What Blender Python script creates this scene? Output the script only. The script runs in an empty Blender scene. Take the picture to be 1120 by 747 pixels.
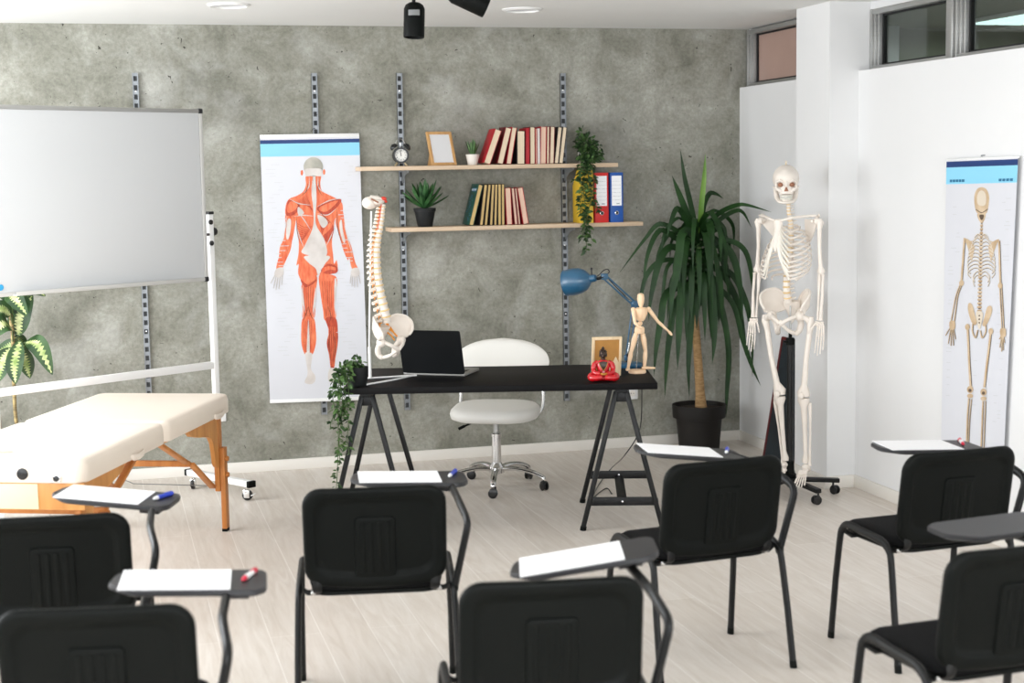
import bpy, bmesh, math, random
from mathutils import Vector, Matrix, Euler, Quaternion

random.seed(7)
P_WIN = (60, 85, 178)
P_FRONT = 215
EXPO = 0.15
scene = bpy.context.scene
COL = scene.collection
PI = math.pi
V = Vector

# ------------------------------------------------------------------ camera
F_PX = 1660.0                      # focal length for a 1120 px wide frame
CAM_H = 1.85
PITCH, YAW, ROLL = math.radians(6.39), math.radians(15.065), math.radians(-0.95)
_fwd = V((math.sin(YAW)*math.cos(PITCH), math.cos(YAW)*math.cos(PITCH), -math.sin(PITCH)))
_right = V((math.cos(YAW), -math.sin(YAW), 0))
_up = _right.cross(_fwd)
_r2 = math.cos(ROLL)*_right + math.sin(ROLL)*_up
_u2 = -math.sin(ROLL)*_right + math.cos(ROLL)*_up
CAMP = V((0, 0, CAM_H))

def ray(x, y):
    return (x-560)/F_PX*_r2 - (y-373.5)/F_PX*_u2 + _fwd
def at_y(x, y, Y):
    d = ray(x, y); return CAMP + d*(Y/d.y)
def at_x(x, y, X):
    d = ray(x, y); return CAMP + d*(X/d.x)
def at_z(x, y, z):
    d = ray(x, y); return CAMP + d*((z-CAM_H)/d.z)

cam_data = bpy.data.cameras.new('camera')
cam_data.sensor_width = 36.0
cam_data.lens = F_PX/1120*36.0
cam_data.clip_start = 0.05
cam_data.dof.use_dof = True
cam_data.dof.focus_distance = 8.3
cam_data.dof.aperture_fstop = 2.8
cam = bpy.data.objects.new('camera', cam_data)
COL.objects.link(cam)
m3 = Matrix((_r2, _u2, -_fwd)).transposed()
cam.matrix_world = Matrix.Translation(CAMP) @ m3.to_4x4()
scene.camera = cam

# ------------------------------------------------------------------ materials
def lin(c):
    out = []
    for v in c[:3]:
        v = v/255.0
        out.append(v/12.92 if v <= 0.04045 else ((v+0.055)/1.055)**2.4)
    return (out[0], out[1], out[2], 1.0)

def mat(name, rgb, rough=0.5, metal=0.0, spec=0.5, vary=0.0, nscale=8.0, stretch=(1,1,1), bump=0.0, bscale=None,
        rgb2=None, coat=0.0, sub=0.0, trans=0.0):
    m = bpy.data.materials.new(name); m.use_nodes = True
    nt = m.node_tree; b = nt.nodes['Principled BSDF']
    b.inputs['Roughness'].default_value = rough
    b.inputs['Metallic'].default_value = metal
    b.inputs['Specular IOR Level'].default_value = spec
    b.inputs['Coat Weight'].default_value = coat
    if sub:
        b.inputs['Subsurface Weight'].default_value = sub
        b.inputs['Subsurface Radius'].default_value = (0.02, 0.012, 0.008)
    c1 = lin(rgb)
    b.inputs['Base Color'].default_value = c1
    tc = mp = None
    if vary or rgb2 or bump:
        tc = nt.nodes.new('ShaderNodeTexCoord'); mp = nt.nodes.new('ShaderNodeMapping')
        mp.inputs['Scale'].default_value = stretch
        nt.links.new(tc.outputs['Object'], mp.inputs['Vector'])
    if vary or rgb2:
        n = nt.nodes.new('ShaderNodeTexNoise'); n.inputs['Scale'].default_value = nscale
        n.inputs['Detail'].default_value = 4
        nt.links.new(mp.outputs['Vector'], n.inputs['Vector'])
        r = nt.nodes.new('ShaderNodeValToRGB')
        c2 = lin(rgb2) if rgb2 else tuple(min(1, v*(1+vary)) for v in c1[:3])+(1,)
        c0 = c1 if rgb2 else tuple(v*(1-vary) for v in c1[:3])+(1,)
        r.color_ramp.elements[0].position = 0.32; r.color_ramp.elements[0].color = c0
        r.color_ramp.elements[1].position = 0.68; r.color_ramp.elements[1].color = c2
        nt.links.new(n.outputs['Fac'], r.inputs['Fac'])
        nt.links.new(r.outputs['Color'], b.inputs['Base Color'])
    if bump:
        n2 = nt.nodes.new('ShaderNodeTexNoise'); n2.inputs['Scale'].default_value = bscale or nscale*6
        n2.inputs['Detail'].default_value = 3
        nt.links.new(mp.outputs['Vector'], n2.inputs['Vector'])
        bp = nt.nodes.new('ShaderNodeBump'); bp.inputs['Strength'].default_value = bump
        bp.inputs['Distance'].default_value = 0.002
        nt.links.new(n2.outputs['Fac'], bp.inputs['Height'])
        nt.links.new(bp.outputs['Normal'], b.inputs['Normal'])
    return m

def concrete_mat():
    m = bpy.data.materials.new('polished_concrete'); m.use_nodes = True
    nt = m.node_tree; L = nt.links; b = nt.nodes['Principled BSDF']
    b.inputs['Roughness'].default_value = 0.62
    b.inputs['Specular IOR Level'].default_value = 0.3
    tc = nt.nodes.new('ShaderNodeTexCoord')
    def noise(scale, detail, rough=0.6, dist=0.0):
        n = nt.nodes.new('ShaderNodeTexNoise'); n.inputs['Scale'].default_value = scale
        n.inputs['Detail'].default_value = detail; n.inputs['Roughness'].default_value = rough
        n.inputs['Distortion'].default_value = dist
        L.new(tc.outputs['Object'], n.inputs['Vector']); return n
    big = noise(1.5, 5, 0.62, 0.2); med = noise(3.6, 12, 0.72, 0.4); blot = noise(2.1, 6, 0.6, 0.5); fine = noise(46, 8, 0.75)
    def ramp(src, stops):
        r = nt.nodes.new('ShaderNodeValToRGB'); e = r.color_ramp.elements
        e[0].position, e[0].color = stops[0][0], lin(stops[0][1])
        e[1].position, e[1].color = stops[-1][0], lin(stops[-1][1])
        for p, c in stops[1:-1]:
            x = e.new(p); x.color = lin(c)
        L.new(src.outputs['Fac'], r.inputs['Fac']); return r
    r1 = ramp(med, [(0.27, (122,121,111)), (0.42, (154,153,143)), (0.5, (167,166,157)), (0.58, (177,176,168)), (0.74, (204,204,198))])
    r2 = ramp(big, [(0.3, (206,206,201)), (0.5, (236,236,232)), (0.7, (255,255,253))])
    mx = nt.nodes.new('ShaderNodeMix'); mx.data_type = 'RGBA'; mx.blend_type = 'MULTIPLY'; mx.inputs['Factor'].default_value = 1.0
    L.new(r1.outputs['Color'], mx.inputs['A']); L.new(r2.outputs['Color'], mx.inputs['B'])
    r3 = ramp(fine, [(0.32, (186,186,183)), (0.66, (255,255,255))])
    mx2 = nt.nodes.new('ShaderNodeMix'); mx2.data_type = 'RGBA'; mx2.blend_type = 'MULTIPLY'; mx2.inputs['Factor'].default_value = 0.7
    L.new(mx.outputs['Result'], mx2.inputs['A']); L.new(r3.outputs['Color'], mx2.inputs['B'])
    bl = ramp(blot, [(0.54, (255,255,255)), (0.70, (255,255,255))]); bl.color_ramp.elements[0].color = (0,0,0,1)
    mxb = nt.nodes.new('ShaderNodeMix'); mxb.data_type = 'RGBA'; mxb.blend_type = 'SCREEN'; mxb.inputs['Factor'].default_value = 0.16
    L.new(mx2.outputs['Result'], mxb.inputs['A']); L.new(bl.outputs['Color'], mxb.inputs['B']); mx2 = mxb
    # trowel pits: sparse dark flecks
    vo = nt.nodes.new('ShaderNodeTexNoise'); vo.inputs['Scale'].default_value = 24; vo.inputs['Detail'].default_value = 2
    vo.inputs['Distortion'].default_value = 1.6
    L.new(tc.outputs['Object'], vo.inputs['Vector'])
    pit = nt.nodes.new('ShaderNodeValToRGB'); e = pit.color_ramp.elements
    e[0].position = 0.715; e[0].color = (1,1,1,1); e[1].position = 0.75; e[1].color = lin((112,110,104))
    L.new(vo.outputs['Fac'], pit.inputs['Fac'])
    mx3 = nt.nodes.new('ShaderNodeMix'); mx3.data_type = 'RGBA'; mx3.blend_type = 'MULTIPLY'; mx3.inputs['Factor'].default_value = 1.0
    L.new(mx2.outputs['Result'], mx3.inputs['A']); L.new(pit.outputs['Color'], mx3.inputs['B'])
    L.new(mx3.outputs['Result'], b.inputs['Base Color'])
    bp = nt.nodes.new('ShaderNodeBump'); bp.inputs['Strength'].default_value = 0.12; bp.inputs['Distance'].default_value = 0.01
    L.new(med.outputs['Fac'], bp.inputs['Height']); L.new(bp.outputs['Normal'], b.inputs['Normal'])
    return m

def floor_mat():
    m = bpy.data.materials.new('oak_laminate'); m.use_nodes = True
    nt = m.node_tree; L = nt.links; b = nt.nodes['Principled BSDF']
    b.inputs['Roughness'].default_value = 0.42; b.inputs['Specular IOR Level'].default_value = 0.4
    tc = nt.nodes.new('ShaderNodeTexCoord')
    mp = nt.nodes.new('ShaderNodeMapping'); mp.vector_type = 'POINT'
    mp.inputs['Rotation'].default_value = (0, 0, PI/2)
    mp.inputs['Location'].default_value = (0.3, 0.025, 0)
    L.new(tc.outputs['Object'], mp.inputs['Vector'])
    br = nt.nodes.new('ShaderNodeTexBrick')
    br.inputs['Scale'].default_value = 1.0
    br.inputs['Brick Width'].default_value = 1.9; br.inputs['Row Height'].default_value = 0.2037
    br.inputs['Mortar Size'].default_value = 0.0024; br.inputs['Mortar Smooth'].default_value = 0.3
    br.offset = 0.37; br.offset_frequency = 2
    br.inputs['Color1'].default_value = lin((218,210,201)); br.inputs['Color2'].default_value = lin((225,218,210))
    br.inputs['Mortar'].default_value = lin((238,233,227))
    L.new(mp.outputs['Vector'], br.inputs['Vector'])
    mp2 = nt.nodes.new('ShaderNodeMapping'); mp2.inputs['Scale'].default_value = (9, 0.9, 1)
    L.new(tc.outputs['Object'], mp2.inputs['Vector'])
    n = nt.nodes.new('ShaderNodeTexNoise'); n.inputs['Scale'].default_value = 2.2; n.inputs['Detail'].default_value = 7
    n.inputs['Roughness'].default_value = 0.62; n.inputs['Distortion'].default_value = 1.4
    L.new(mp2.outputs['Vector'], n.inputs['Vector'])
    r = nt.nodes.new('ShaderNodeValToRGB'); e = r.color_ramp.elements
    e[0].position = 0.33; e[0].color = lin((236,232,228)); e[1].position = 0.66; e[1].color = (1,1,1,1)
    L.new(n.outputs['Fac'], r.inputs['Fac'])
    mx = nt.nodes.new('ShaderNodeMix'); mx.data_type = 'RGBA'; mx.blend_type = 'MULTIPLY'; mx.inputs['Factor'].default_value = 0.9
    L.new(br.outputs['Color'], mx.inputs['A']); L.new(r.outputs['Color'], mx.inputs['B'])
    L.new(mx.outputs['Result'], b.inputs['Base Color'])
    bp = nt.nodes.new('ShaderNodeBump'); bp.inputs['Strength'].default_value = 0.25; bp.inputs['Distance'].default_value = 0.002
    bp.invert = True
    L.new(br.outputs['Fac'], bp.inputs['Height']); L.new(bp.outputs['Normal'], b.inputs['Normal'])
    return m

def wood_mat(name, a, c, axis='x', scale=3.0, rough=0.45):
    st = {'x': (1, 9, 9), 'y': (9, 1, 9), 'z': (9, 9, 1)}[axis]
    return mat(name, a, rough=rough, rgb2=c, nscale=scale, stretch=st)

def glass_mat(name, tint=(235,240,238), refl=0.10):
    m = bpy.data.materials.new(name); m.use_nodes = True
    nt = m.node_tree; nt.nodes.remove(nt.nodes['Principled BSDF'])
    out = nt.nodes['Material Output']
    t = nt.nodes.new('ShaderNodeBsdfTransparent'); t.inputs['Color'].default_value = lin(tint)
    g = nt.nodes.new('ShaderNodeBsdfGlossy'); g.inputs['Roughness'].default_value = 0.02
    mx = nt.nodes.new('ShaderNodeMixShader'); mx.inputs['Fac'].default_value = refl
    nt.links.new(t.outputs[0], mx.inputs[1]); nt.links.new(g.outputs[0], mx.inputs[2])
    nt.links.new(mx.outputs[0], out.inputs['Surface'])
    return m

def emit_mat(name, rgb, s):
    m = bpy.data.materials.new(name); m.use_nodes = True
    b = m.node_tree.nodes['Principled BSDF']
    b.inputs['Base Color'].default_value = lin(rgb)
    b.inputs['Emission Color'].default_value = lin(rgb); b.inputs['Emission Strength'].default_value = s
    return m

M = {
 'concrete': concrete_mat(), 'floor': floor_mat(),
 'white_wall': mat('white_wall_paint', (226,226,226), 0.85, spec=0.2, vary=0.012, nscale=1.5),
 'ceiling': mat('ceiling_paint', (230,230,228), 0.9, spec=0.2, vary=0.012, nscale=2),
 'skirting': mat('white_skirting', (232,228,221), 0.5),
 'green_wall': mat('grey_green_paint', (122,130,106), 0.8, vary=0.03, nscale=2),
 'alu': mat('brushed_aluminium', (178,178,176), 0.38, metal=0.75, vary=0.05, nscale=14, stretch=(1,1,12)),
 'alu_light': mat('light_aluminium', (206,205,202), 0.45, metal=0.35),
 'rail': mat('galvanised_steel', (150,154,158), 0.42, metal=0.7, vary=0.06, nscale=30),
 'slot': mat('dark_slot', (58,60,62), 0.8),
 'gasket': mat('black_gasket', (16,16,16), 0.6),
 'glass': glass_mat('window_glass'),
 'pink_pane': mat('pink_brown_pane', (176,146,134), 0.3, vary=0.06, nscale=2),  # opaque pinkish brown over the whole pane
 'chrome': mat('chrome', (226,226,226), 0.12, metal=1.0),
 'white_metal': mat('white_powder_coat', (236,236,235), 0.35),
 'board_white': mat('whiteboard_enamel', (206,208,210), 0.25, spec=0.5),
 'magnet': mat('light_blue_plastic', (60,170,225), 0.35),
 'black_plastic': mat('black_plastic', (9,12,10), 0.5, spec=0.12, bump=0.25, bscale=380),
 'black_shiny': mat('black_shiny_plastic', (20,20,21), 0.28),
 'black_fabric': mat('black_fabric', (13,13,14), 0.95, spec=0.2, vary=0.2, nscale=220, bump=0.3, bscale=500),
 'black_tube': mat('black_painted_steel', (11,12,12), 0.4, spec=0.3),
 'tablet': mat('dark_grey_tablet', (44,44,46), 0.42, spec=0.35, bump=0.15, bscale=420),
 'paper': mat('white_paper', (248,248,250), 0.8),
 'blue_pen': mat('blue_plastic', (38,66,190), 0.3),
 'red_pen': mat('red_plastic', (206,38,66), 0.3),
 'desk_top': mat('black_brown_laminate', (11,10,11), 0.55, spec=0.13, vary=0.12, nscale=6, stretch=(2,20,2)),
 'trestle': mat('black_trestle_steel', (13,14,15), 0.42, spec=0.35),
 'white_leather': mat('white_leatherette', (220,218,212), 0.42, bump=0.1, bscale=160),
 'cream_leather': mat('cream_leatherette', (235,223,209), 0.45, vary=0.01, nscale=3, bump=0.08, bscale=200),
 'beech': wood_mat('orange_beech', (176,108,48), (198,132,66), 'z', 2.5),
 'beech_x': wood_mat('orange_beech_board', (192,130,66), (214,154,88), 'z', 2.5),
 'cream_panel': mat('cream_panel', (224,216,176), 0.6),
 'shelf': wood_mat('birch_shelf', (196,170,142), (212,188,160), 'x', 3.0),
 'pine': wood_mat('frame_wood', (200,152,96), (216,170,114), 'z', 4.0),
 'pale_pine': wood_mat('pale_wood', (224,196,156), (236,212,176), 'z', 4.0),
 'mdf': mat('tan_mdf_back', (176,126,62), 0.7, vary=0.06, nscale=20),
 'mannequin': wood_mat('mannequin_wood', (232,196,158), (242,212,178), 'z', 6.0),
 'photo_blank': mat('blank_photo_card', (232,232,234), 0.3),
 'red_lacquer': mat('red_lacquer', (186,14,24), 0.25, coat=0.5, vary=0.15, nscale=30),
 'bronze': mat('dark_bronze', (48,34,26), 0.35, metal=0.3, vary=0.3, nscale=40),
 'gold': mat('worn_gold', (176,120,50), 0.4, metal=0.6),
 'lamp_blue': mat('petrol_blue_enamel', (40,86,116), 0.3, coat=0.3),
 'bone': mat('ivory_bone_plastic', (228,219,209), 0.5, vary=0.02, nscale=12),
 'bone_dark': mat('bone_hollow_shade', (150,104,80), 0.7),  # brown that stands in for the shade inside the skull hollows
 'disc_yellow': mat('yellow_disc_plastic', (236,206,150), 0.5),
 'nerve': mat('orange_nerve_plastic', (232,150,40), 0.5),
 'red_disc': mat('red_disc_plastic', (214,62,44), 0.4),
 'soil': mat('potting_soil', (44,34,26), 0.95, vary=0.4, nscale=60),
 'pot_black': mat('black_pot', (24,26,27), 0.6, spec=0.3),
 'pot_brown': mat('dark_brown_pot', (26,22,19), 0.6, spec=0.3),
 'pot_white': mat('white_ceramic', (226,220,212), 0.45, vary=0.02, nscale=10),
 'leaf_dark': mat('dark_green_strap_leaf', (20,46,18), 0.5, spec=0.3, rgb2=(34,68,26), nscale=7),
 'leaf_lime': mat('lime_green_young_leaf', (86,128,40), 0.42, rgb2=(112,150,56), nscale=7),
 'leaf_mid': mat('mid_green_leaf', (46,78,36), 0.5, spec=0.3, rgb2=(92,122,68), nscale=22),
 'leaf_deep': mat('deep_green_leaf', (22,42,22), 0.5, spec=0.3, rgb2=(58,84,48), nscale=22),  # deeper of two greens, mixed at random in the foliage
 'leaf_agave': mat('agave_green', (20,52,26), 0.45, spec=0.35, rgb2=(62,108,58), nscale=14),
 'leaf_succ': mat('succulent_green', (52,84,44), 0.5, rgb2=(84,122,70), nscale=30),
 'leaf_varieg': mat('variegated_green', (24,52,24), 0.45, rgb2=(56,90,40), nscale=16),
 'leaf_cream': mat('variegated_cream_centre', (120,146,70), 0.45, rgb2=(214,218,160), nscale=20),
 'stem': mat('green_stem', (70,92,48), 0.6),
 'trunk': mat('cane_bark', (146,112,72), 0.85, rgb2=(190,154,108), nscale=26, stretch=(1,1,4), bump=0.6, bscale=60),
 'cane_spot': mat('spotted_cane', (40,32,20), 0.7, rgb2=(186,164,112), nscale=16, stretch=(0.5,0.5,2.4)),
 'slate': mat('slate_blackboard', (26,36,42), 0.7, vary=0.3, nscale=7),
 'red_wood': mat('dark_red_wood', (92,26,28), 0.5),
 'laptop': mat('black_laptop', (9,12,14), 0.5, spec=0.25),
 'keys': mat('grey_keyboard_deck', (150,148,144), 0.4, metal=0.3),
 'screen': mat('dark_screen', (10,11,13), 0.12),
 'clock_face': mat('clock_face_white', (236,234,228), 0.4),
 'brass': mat('pale_brass', (206,186,150), 0.3, metal=0.8),
 'grey_label': mat('grey_sticker', (120,122,122), 0.6),
 'yellow_card': mat('yellow_cardboard', (236,196,52), 0.55),
 'yellow_in': mat('brown_card_edge', (92,70,34), 0.7),
 'red_card': mat('red_binder', (206,36,34), 0.4),
 'blue_card': mat('blue_binder', (22,82,164), 0.4),
 'print_grey': mat('grey_print', (168,170,174), 0.7),
 'print_light': mat('faint_grey_print', (206,207,210), 0.7),
 'print_navy': mat('navy_print', (20,54,112), 0.5),
 'print_sky': mat('sky_blue_print', (140,208,236), 0.5),
 'print_teal': mat('dark_teal_print', (36,112,150), 0.5),
 'poster_white': mat('poster_paper', (214,215,221), 0.36),
 'muscle': mat('muscle_orange_print', (222,92,52), 0.5, rgb2=(238,136,92), nscale=14, stretch=(4,4,1)),
 'muscle_dk': mat('muscle_red_print', (166,52,30), 0.5, rgb2=(206,82,48), nscale=22, stretch=(4,4,1)),
 'tendon': mat('tendon_print', (200,192,186), 0.5, rgb2=(222,216,212), nscale=10),
 'head_pr': mat('grey_head_print', (150,148,138), 0.5, rgb2=(190,186,174), nscale=12),
 'pr_dark': mat('dark_line_print', (96,50,36), 0.6),
 'bone_pr': mat('tan_bone_print', (186,158,124), 0.5, rgb2=(214,192,162), nscale=14),
 'bone_pr_dk': mat('brown_bone_print', (92,74,58), 0.6),
 'bone_pr_lt': mat('pale_bone_print', (218,206,188), 0.5),
}

# ------------------------------------------------------------------ mesh builder
def frame_to(d):
    d = V(d).normalized()
    q = d.to_track_quat('Z', 'Y')
    return q.to_matrix().to_4x4()

class MB:
    def __init__(s, base=None):
        s.bm = bmesh.new(); s.B = base or Matrix.Identity(4); s.mi = 0
    def mat(s, i): s.mi = i; return s
    def add(s, verts, faces, T=None):
        T = s.B @ T if T is not None else s.B
        vs = [s.bm.verts.new(T @ V(v)) for v in verts]
        out = []
        for f in faces:
            try:
                fc = s.bm.faces.new([vs[i] for i in f]); fc.material_index = s.mi; fc.smooth = True; out.append(fc)
            except ValueError:
                pass
        return vs, out
    def merge(s, bm2, T=None):
        bm2.verts.index_update()
        s.add([v.co.copy() for v in bm2.verts], [[v.index for v in f.verts] for f in bm2.faces], T)
        bm2.free()
    def box(s, c, size, R=None, bev=0.0, seg=2):
        T = Matrix.Translation(V(c)) @ (R.to_4x4() if R is not None else Matrix.Identity(4))
        x, y, z = size[0]/2, size[1]/2, size[2]/2
        b = bmesh.new()
        bmesh.ops.create_cube(b, size=1.0, matrix=Matrix.Diagonal((size[0], size[1], size[2], 1)))
        if bev > 0:
            bmesh.ops.bevel(b, geom=list(b.edges), offset=min(bev, 0.49*min(size)), segments=seg, affect='EDGES', profile=0.5)
        s.merge(b, T); return s
    def bar(s, p0, p1, w, h, bev=0.0, up=(0,0,1)):
        p0, p1 = V(p0), V(p1); d = p1-p0; L = d.length; z = d.normalized(); u = V(up)
        if abs(z.dot(u)) > 0.98: u = V((0,1,0))
        x = u.cross(z).normalized(); y = z.cross(x)
        R = Matrix((x, y, z)).transposed()
        return s.box((p0+p1)/2, (w, h, L), R, bev)
    def tube(s, pts, r, n=8, closed=False, ry=None, up=None, caps=True):
        pts = [V(p) for p in pts]; k = len(pts)
        rs = r if isinstance(r, (list, tuple)) else [r]*k
        rys = (ry if isinstance(ry, (list, tuple)) else [ry]*k) if ry is not None else rs
        tans = []
        for i in range(k):
            if closed: t = pts[(i+1) % k]-pts[i-1]
            else: t = pts[min(i+1, k-1)]-pts[max(i-1, 0)]
            tans.append(t.normalized() if t.length > 1e-9 else V((0,0,1)))
        t0 = tans[0]; u = V(up) if up is not None else (V((0,0,1)) if abs(t0.z) < 0.9 else V((1,0,0)))
        x = (u - t0*u.dot(t0)).normalized()
        verts = []; 
        for i in range(k):
            t = tans[i]
            if up is not None and abs(V(up).normalized().dot(t)) < 0.98: x = V(up)
            x = (x - t*x.dot(t))
            x = x.normalized() if x.length > 1e-9 else t.orthogonal().normalized()
            y = t.cross(x)
            for j in range(n):
                a = 2*PI*j/n
                verts.append(pts[i] + x*(math.cos(a)*rs[i]) + y*(math.sin(a)*rys[i]))
        faces = []
        for i in range(k if closed else k-1):
            a, b = i*n, ((i+1) % k)*n
            for j in range(n):
                faces.append((a+j, a+(j+1) % n, b+(j+1) % n, b+j))
        if not closed and caps:
            faces.append(tuple(range(n-1, -1, -1))); faces.append(tuple((k-1)*n+j for j in range(n)))
        s.add(verts, faces); return s
    def cyl(s, p0, p1, r0, r1=None, n=16):
        return s.tube([p0, p1], [r0, r0 if r1 is None else r1], n)
    def ell(s, c, r, R=None, u=14, v=9):
        if not isinstance(r, (list, tuple)): r = (r, r, r)
        T = Matrix.Translation(V(c)) @ (R.to_4x4() if R is not None else Matrix.Identity(4)) @ Matrix.Diagonal((r[0], r[1], r[2], 1))
        b = bmesh.new(); bmesh.ops.create_uvsphere(b, u_segments=u, v_segments=v, radius=1.0)
        s.merge(b, T); return s
    def lathe(s, prof, T=None, n=24, cap0=True, cap1=True):
        verts = []; faces = []; k = len(prof)
        for r, z in prof:
            for j in range(n):
                a = 2*PI*j/n; verts.append((r*math.cos(a), r*math.sin(a), z))
        for i in range(k-1):
            for j in range(n):
                faces.append((i*n+j, i*n+(j+1) % n, (i+1)*n+(j+1) % n, (i+1)*n+j))
        if cap0: faces.append(tuple(range(n-1, -1, -1)))
        if cap1: faces.append(tuple((k-1)*n+j for j in range(n)))
        s.add(verts, faces, T); return s
    def prism(s, poly, h, T=None):
        n = len(poly)
        verts = [(p[0], p[1], 0) for p in poly]+[(p[0], p[1], h) for p in poly]
        faces = [tuple(range(n-1, -1, -1)), tuple(range(n, 2*n))]
        for i in range(n): faces.append((i, (i+1) % n, n+(i+1) % n, n+i))
        s.add(verts, faces, T); return s
    def strip(s, rows):                                    # grid of rows of points
        m = len(rows[0]); verts = [p for r in rows for p in r]; faces = []
        for i in range(len(rows)-1):
            for j in range(m-1):
                faces.append((i*m+j, i*m+j+1, (i+1)*m+j+1, (i+1)*m+j))
        s.add(verts, faces); return s
    def leaf(s, pts, w, side, fold=0.15, prof=None):       # a blade along pts; w = half width; side = sideways vector
        k = len(pts); rows = []
        side = V(side).normalized()
        for i, p in enumerate(pts):
            t = i/(k-1)
            ww = w*(prof(t) if prof else (math.sin(PI*min(1, t*0.92+0.08))**0.7))
            p = V(p); tan = V(pts[min(i+1, k-1)])-V(pts[max(i-1, 0)])
            sd = side - tan*(side.dot(tan)/max(1e-9, tan.length_squared))
            sd = sd.normalized() if sd.length > 1e-6 else side
            nrm = sd.cross(tan).normalized()
            if nrm.z < 0: nrm = -nrm
            rows.append([p - sd*ww + nrm*ww*fold, p, p + sd*ww + nrm*ww*fold])
        return s.strip(rows)
    def build(s, name, mats, parent=None, world=False, sharp=38, solid=0.0, subd=0, recalc=True, offset=-1.0):
        if recalc and s.bm.faces: bmesh.ops.recalc_face_normals(s.bm, faces=list(s.bm.faces))
        if parent is not None and world:
            s.bm.transform(ROOT[parent.name].inverted())
        me = bpy.data.meshes.new(name); s.bm.to_mesh(me); s.bm.free()
        mats = mats if isinstance(mats, (list, tuple)) else [mats]
        for m in mats: me.materials.append(M[m] if isinstance(m, str) else m)
        if sharp: me.set_sharp_from_angle(angle=math.radians(sharp))
        o = bpy.data.objects.new(name, me); COL.objects.link(o)
        if parent is not None: o.parent = parent
        ROOT[o.name] = ROOT.get(parent.name, Matrix.Identity(4)) if parent is not None else Matrix.Identity(4)
        if solid:
            md = o.modifiers.new('solid', 'SOLIDIFY'); md.thickness = solid; md.offset = offset
        if subd:
            md = o.modifiers.new('sub', 'SUBSURF'); md.levels = subd; md.render_levels = subd
        return o

ROOT = {}
def tag(o, label, cat, group=None, kind=None):
    o['label'] = label; o['category'] = cat
    if group: o['group'] = group
    if kind: o['kind'] = kind
    return o
def thing(name, label, cat, loc=(0,0,0), rz=0.0, group=None):
    o = bpy.data.objects.new(name, None); COL.objects.link(o)
    o.empty_display_size = 0.05
    o.location = loc; o.rotation_euler = (0, 0, rz)
    ROOT[o.name] = Matrix.Translation(V(loc)) @ Matrix.Rotation(rz, 4, 'Z')
    return tag(o, label, cat, group)
def struct(o):
    o['kind'] = 'structure'; return o
def kids(o): return [c for c in bpy.data.objects if c.parent == o]
def copy_tree(o, parent=None):
    c = o.copy(); COL.objects.link(c)
    if parent is not None: c.parent = parent
    for ch in kids(o): copy_tree(ch, c)
    return c
def smooth_path(P, n=6, closed=False):                     # Catmull-Rom through P
    P = [V(p) for p in P]; k = len(P); out = []
    for i in range(k if closed else k-1):
        p1, p2 = P[i], P[(i+1) % k]
        p0 = P[i-1] if (i > 0 or closed) else p1*2-p2
        p3 = P[(i+2) % k] if (i+2 < k or closed) else p2*2-p1
        for j in range(n):
            t = j/n
            out.append(0.5*((2*p1)+(p2-p0)*t+(2*p0-5*p1+4*p2-p3)*t*t+(3*p1-p0-3*p2+p3)*t**3))
    if not closed: out.append(P[-1])
    return out
def rrect(w, h, r, n=5):
    out = []
    for cx, cy, a0 in ((w/2-r, h/2-r, 0), (-w/2+r, h/2-r, 90), (-w/2+r, -h/2+r, 180), (w/2-r, -h/2+r, 270)):
        for i in range(n+1):
            a = math.radians(a0+90*i/n); out.append((cx+r*math.cos(a), cy+r*math.sin(a)))
    return out
def Rz(a): return Matrix.Rotation(a, 4, 'Z')
def Rx(a): return Matrix.Rotation(a, 4, 'X')
def Ry(a): return Matrix.Rotation(a, 4, 'Y')
def T3(x, y, z): return Matrix.Translation(V((x, y, z)))
# ------------------------------------------------------------------ the room shell
BACK_Y, RIGHT_X, CEIL_Z = 9.5, 4.16, 2.764
LEFT_X, FRONT_Y = -2.6, -2.2
m = MB(); m.box(((LEFT_X+4.4)/2, (FRONT_Y+9.7)/2, -0.05), (4.4-LEFT_X, 9.7-FRONT_Y, 0.1)); struct(m.build('floor', 'floor'))
m = MB(); m.box(((LEFT_X-0.2+4.4)/2, (FRONT_Y+9.7)/2, CEIL_Z+0.05), (4.6-LEFT_X, 9.9-FRONT_Y, 0.1)); struct(m.build('ceiling', 'ceiling'))
m = MB(); m.box(((LEFT_X-0.2+4.31)/2, BACK_Y+0.1, CEIL_Z/2), (4.51-LEFT_X, 0.2, CEIL_Z)); struct(m.build('wall_back', 'concrete'))
# right wall: solid to the window sill, open strip above it
m = MB()
m.box((RIGHT_X+0.08, (FRONT_Y+BACK_Y)/2, 2.381/2), (0.16, BACK_Y-FRONT_Y, 2.381))
m.box((RIGHT_X+0.115, 9.4875, (2.381+CEIL_Z)/2), (0.09, 0.025, CEIL_Z-2.381))
m.box((RIGHT_X+0.08, (FRONT_Y+4.0)/2, (2.381+CEIL_Z)/2), (0.16, 4.0-FRONT_Y, CEIL_Z-2.381))
struct(m.build('wall_right', 'white_wall'))
m = MB(); m.box((4.07, 8.06, CEIL_Z/2), (0.18, 0.42, CEIL_Z)); m.box((4.24, 8.06, (2.381+CEIL_Z)/2), (0.16, 0.42, CEIL_Z-2.381))
struct(m.build('wall_pillar', 'white_wall'))
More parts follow.
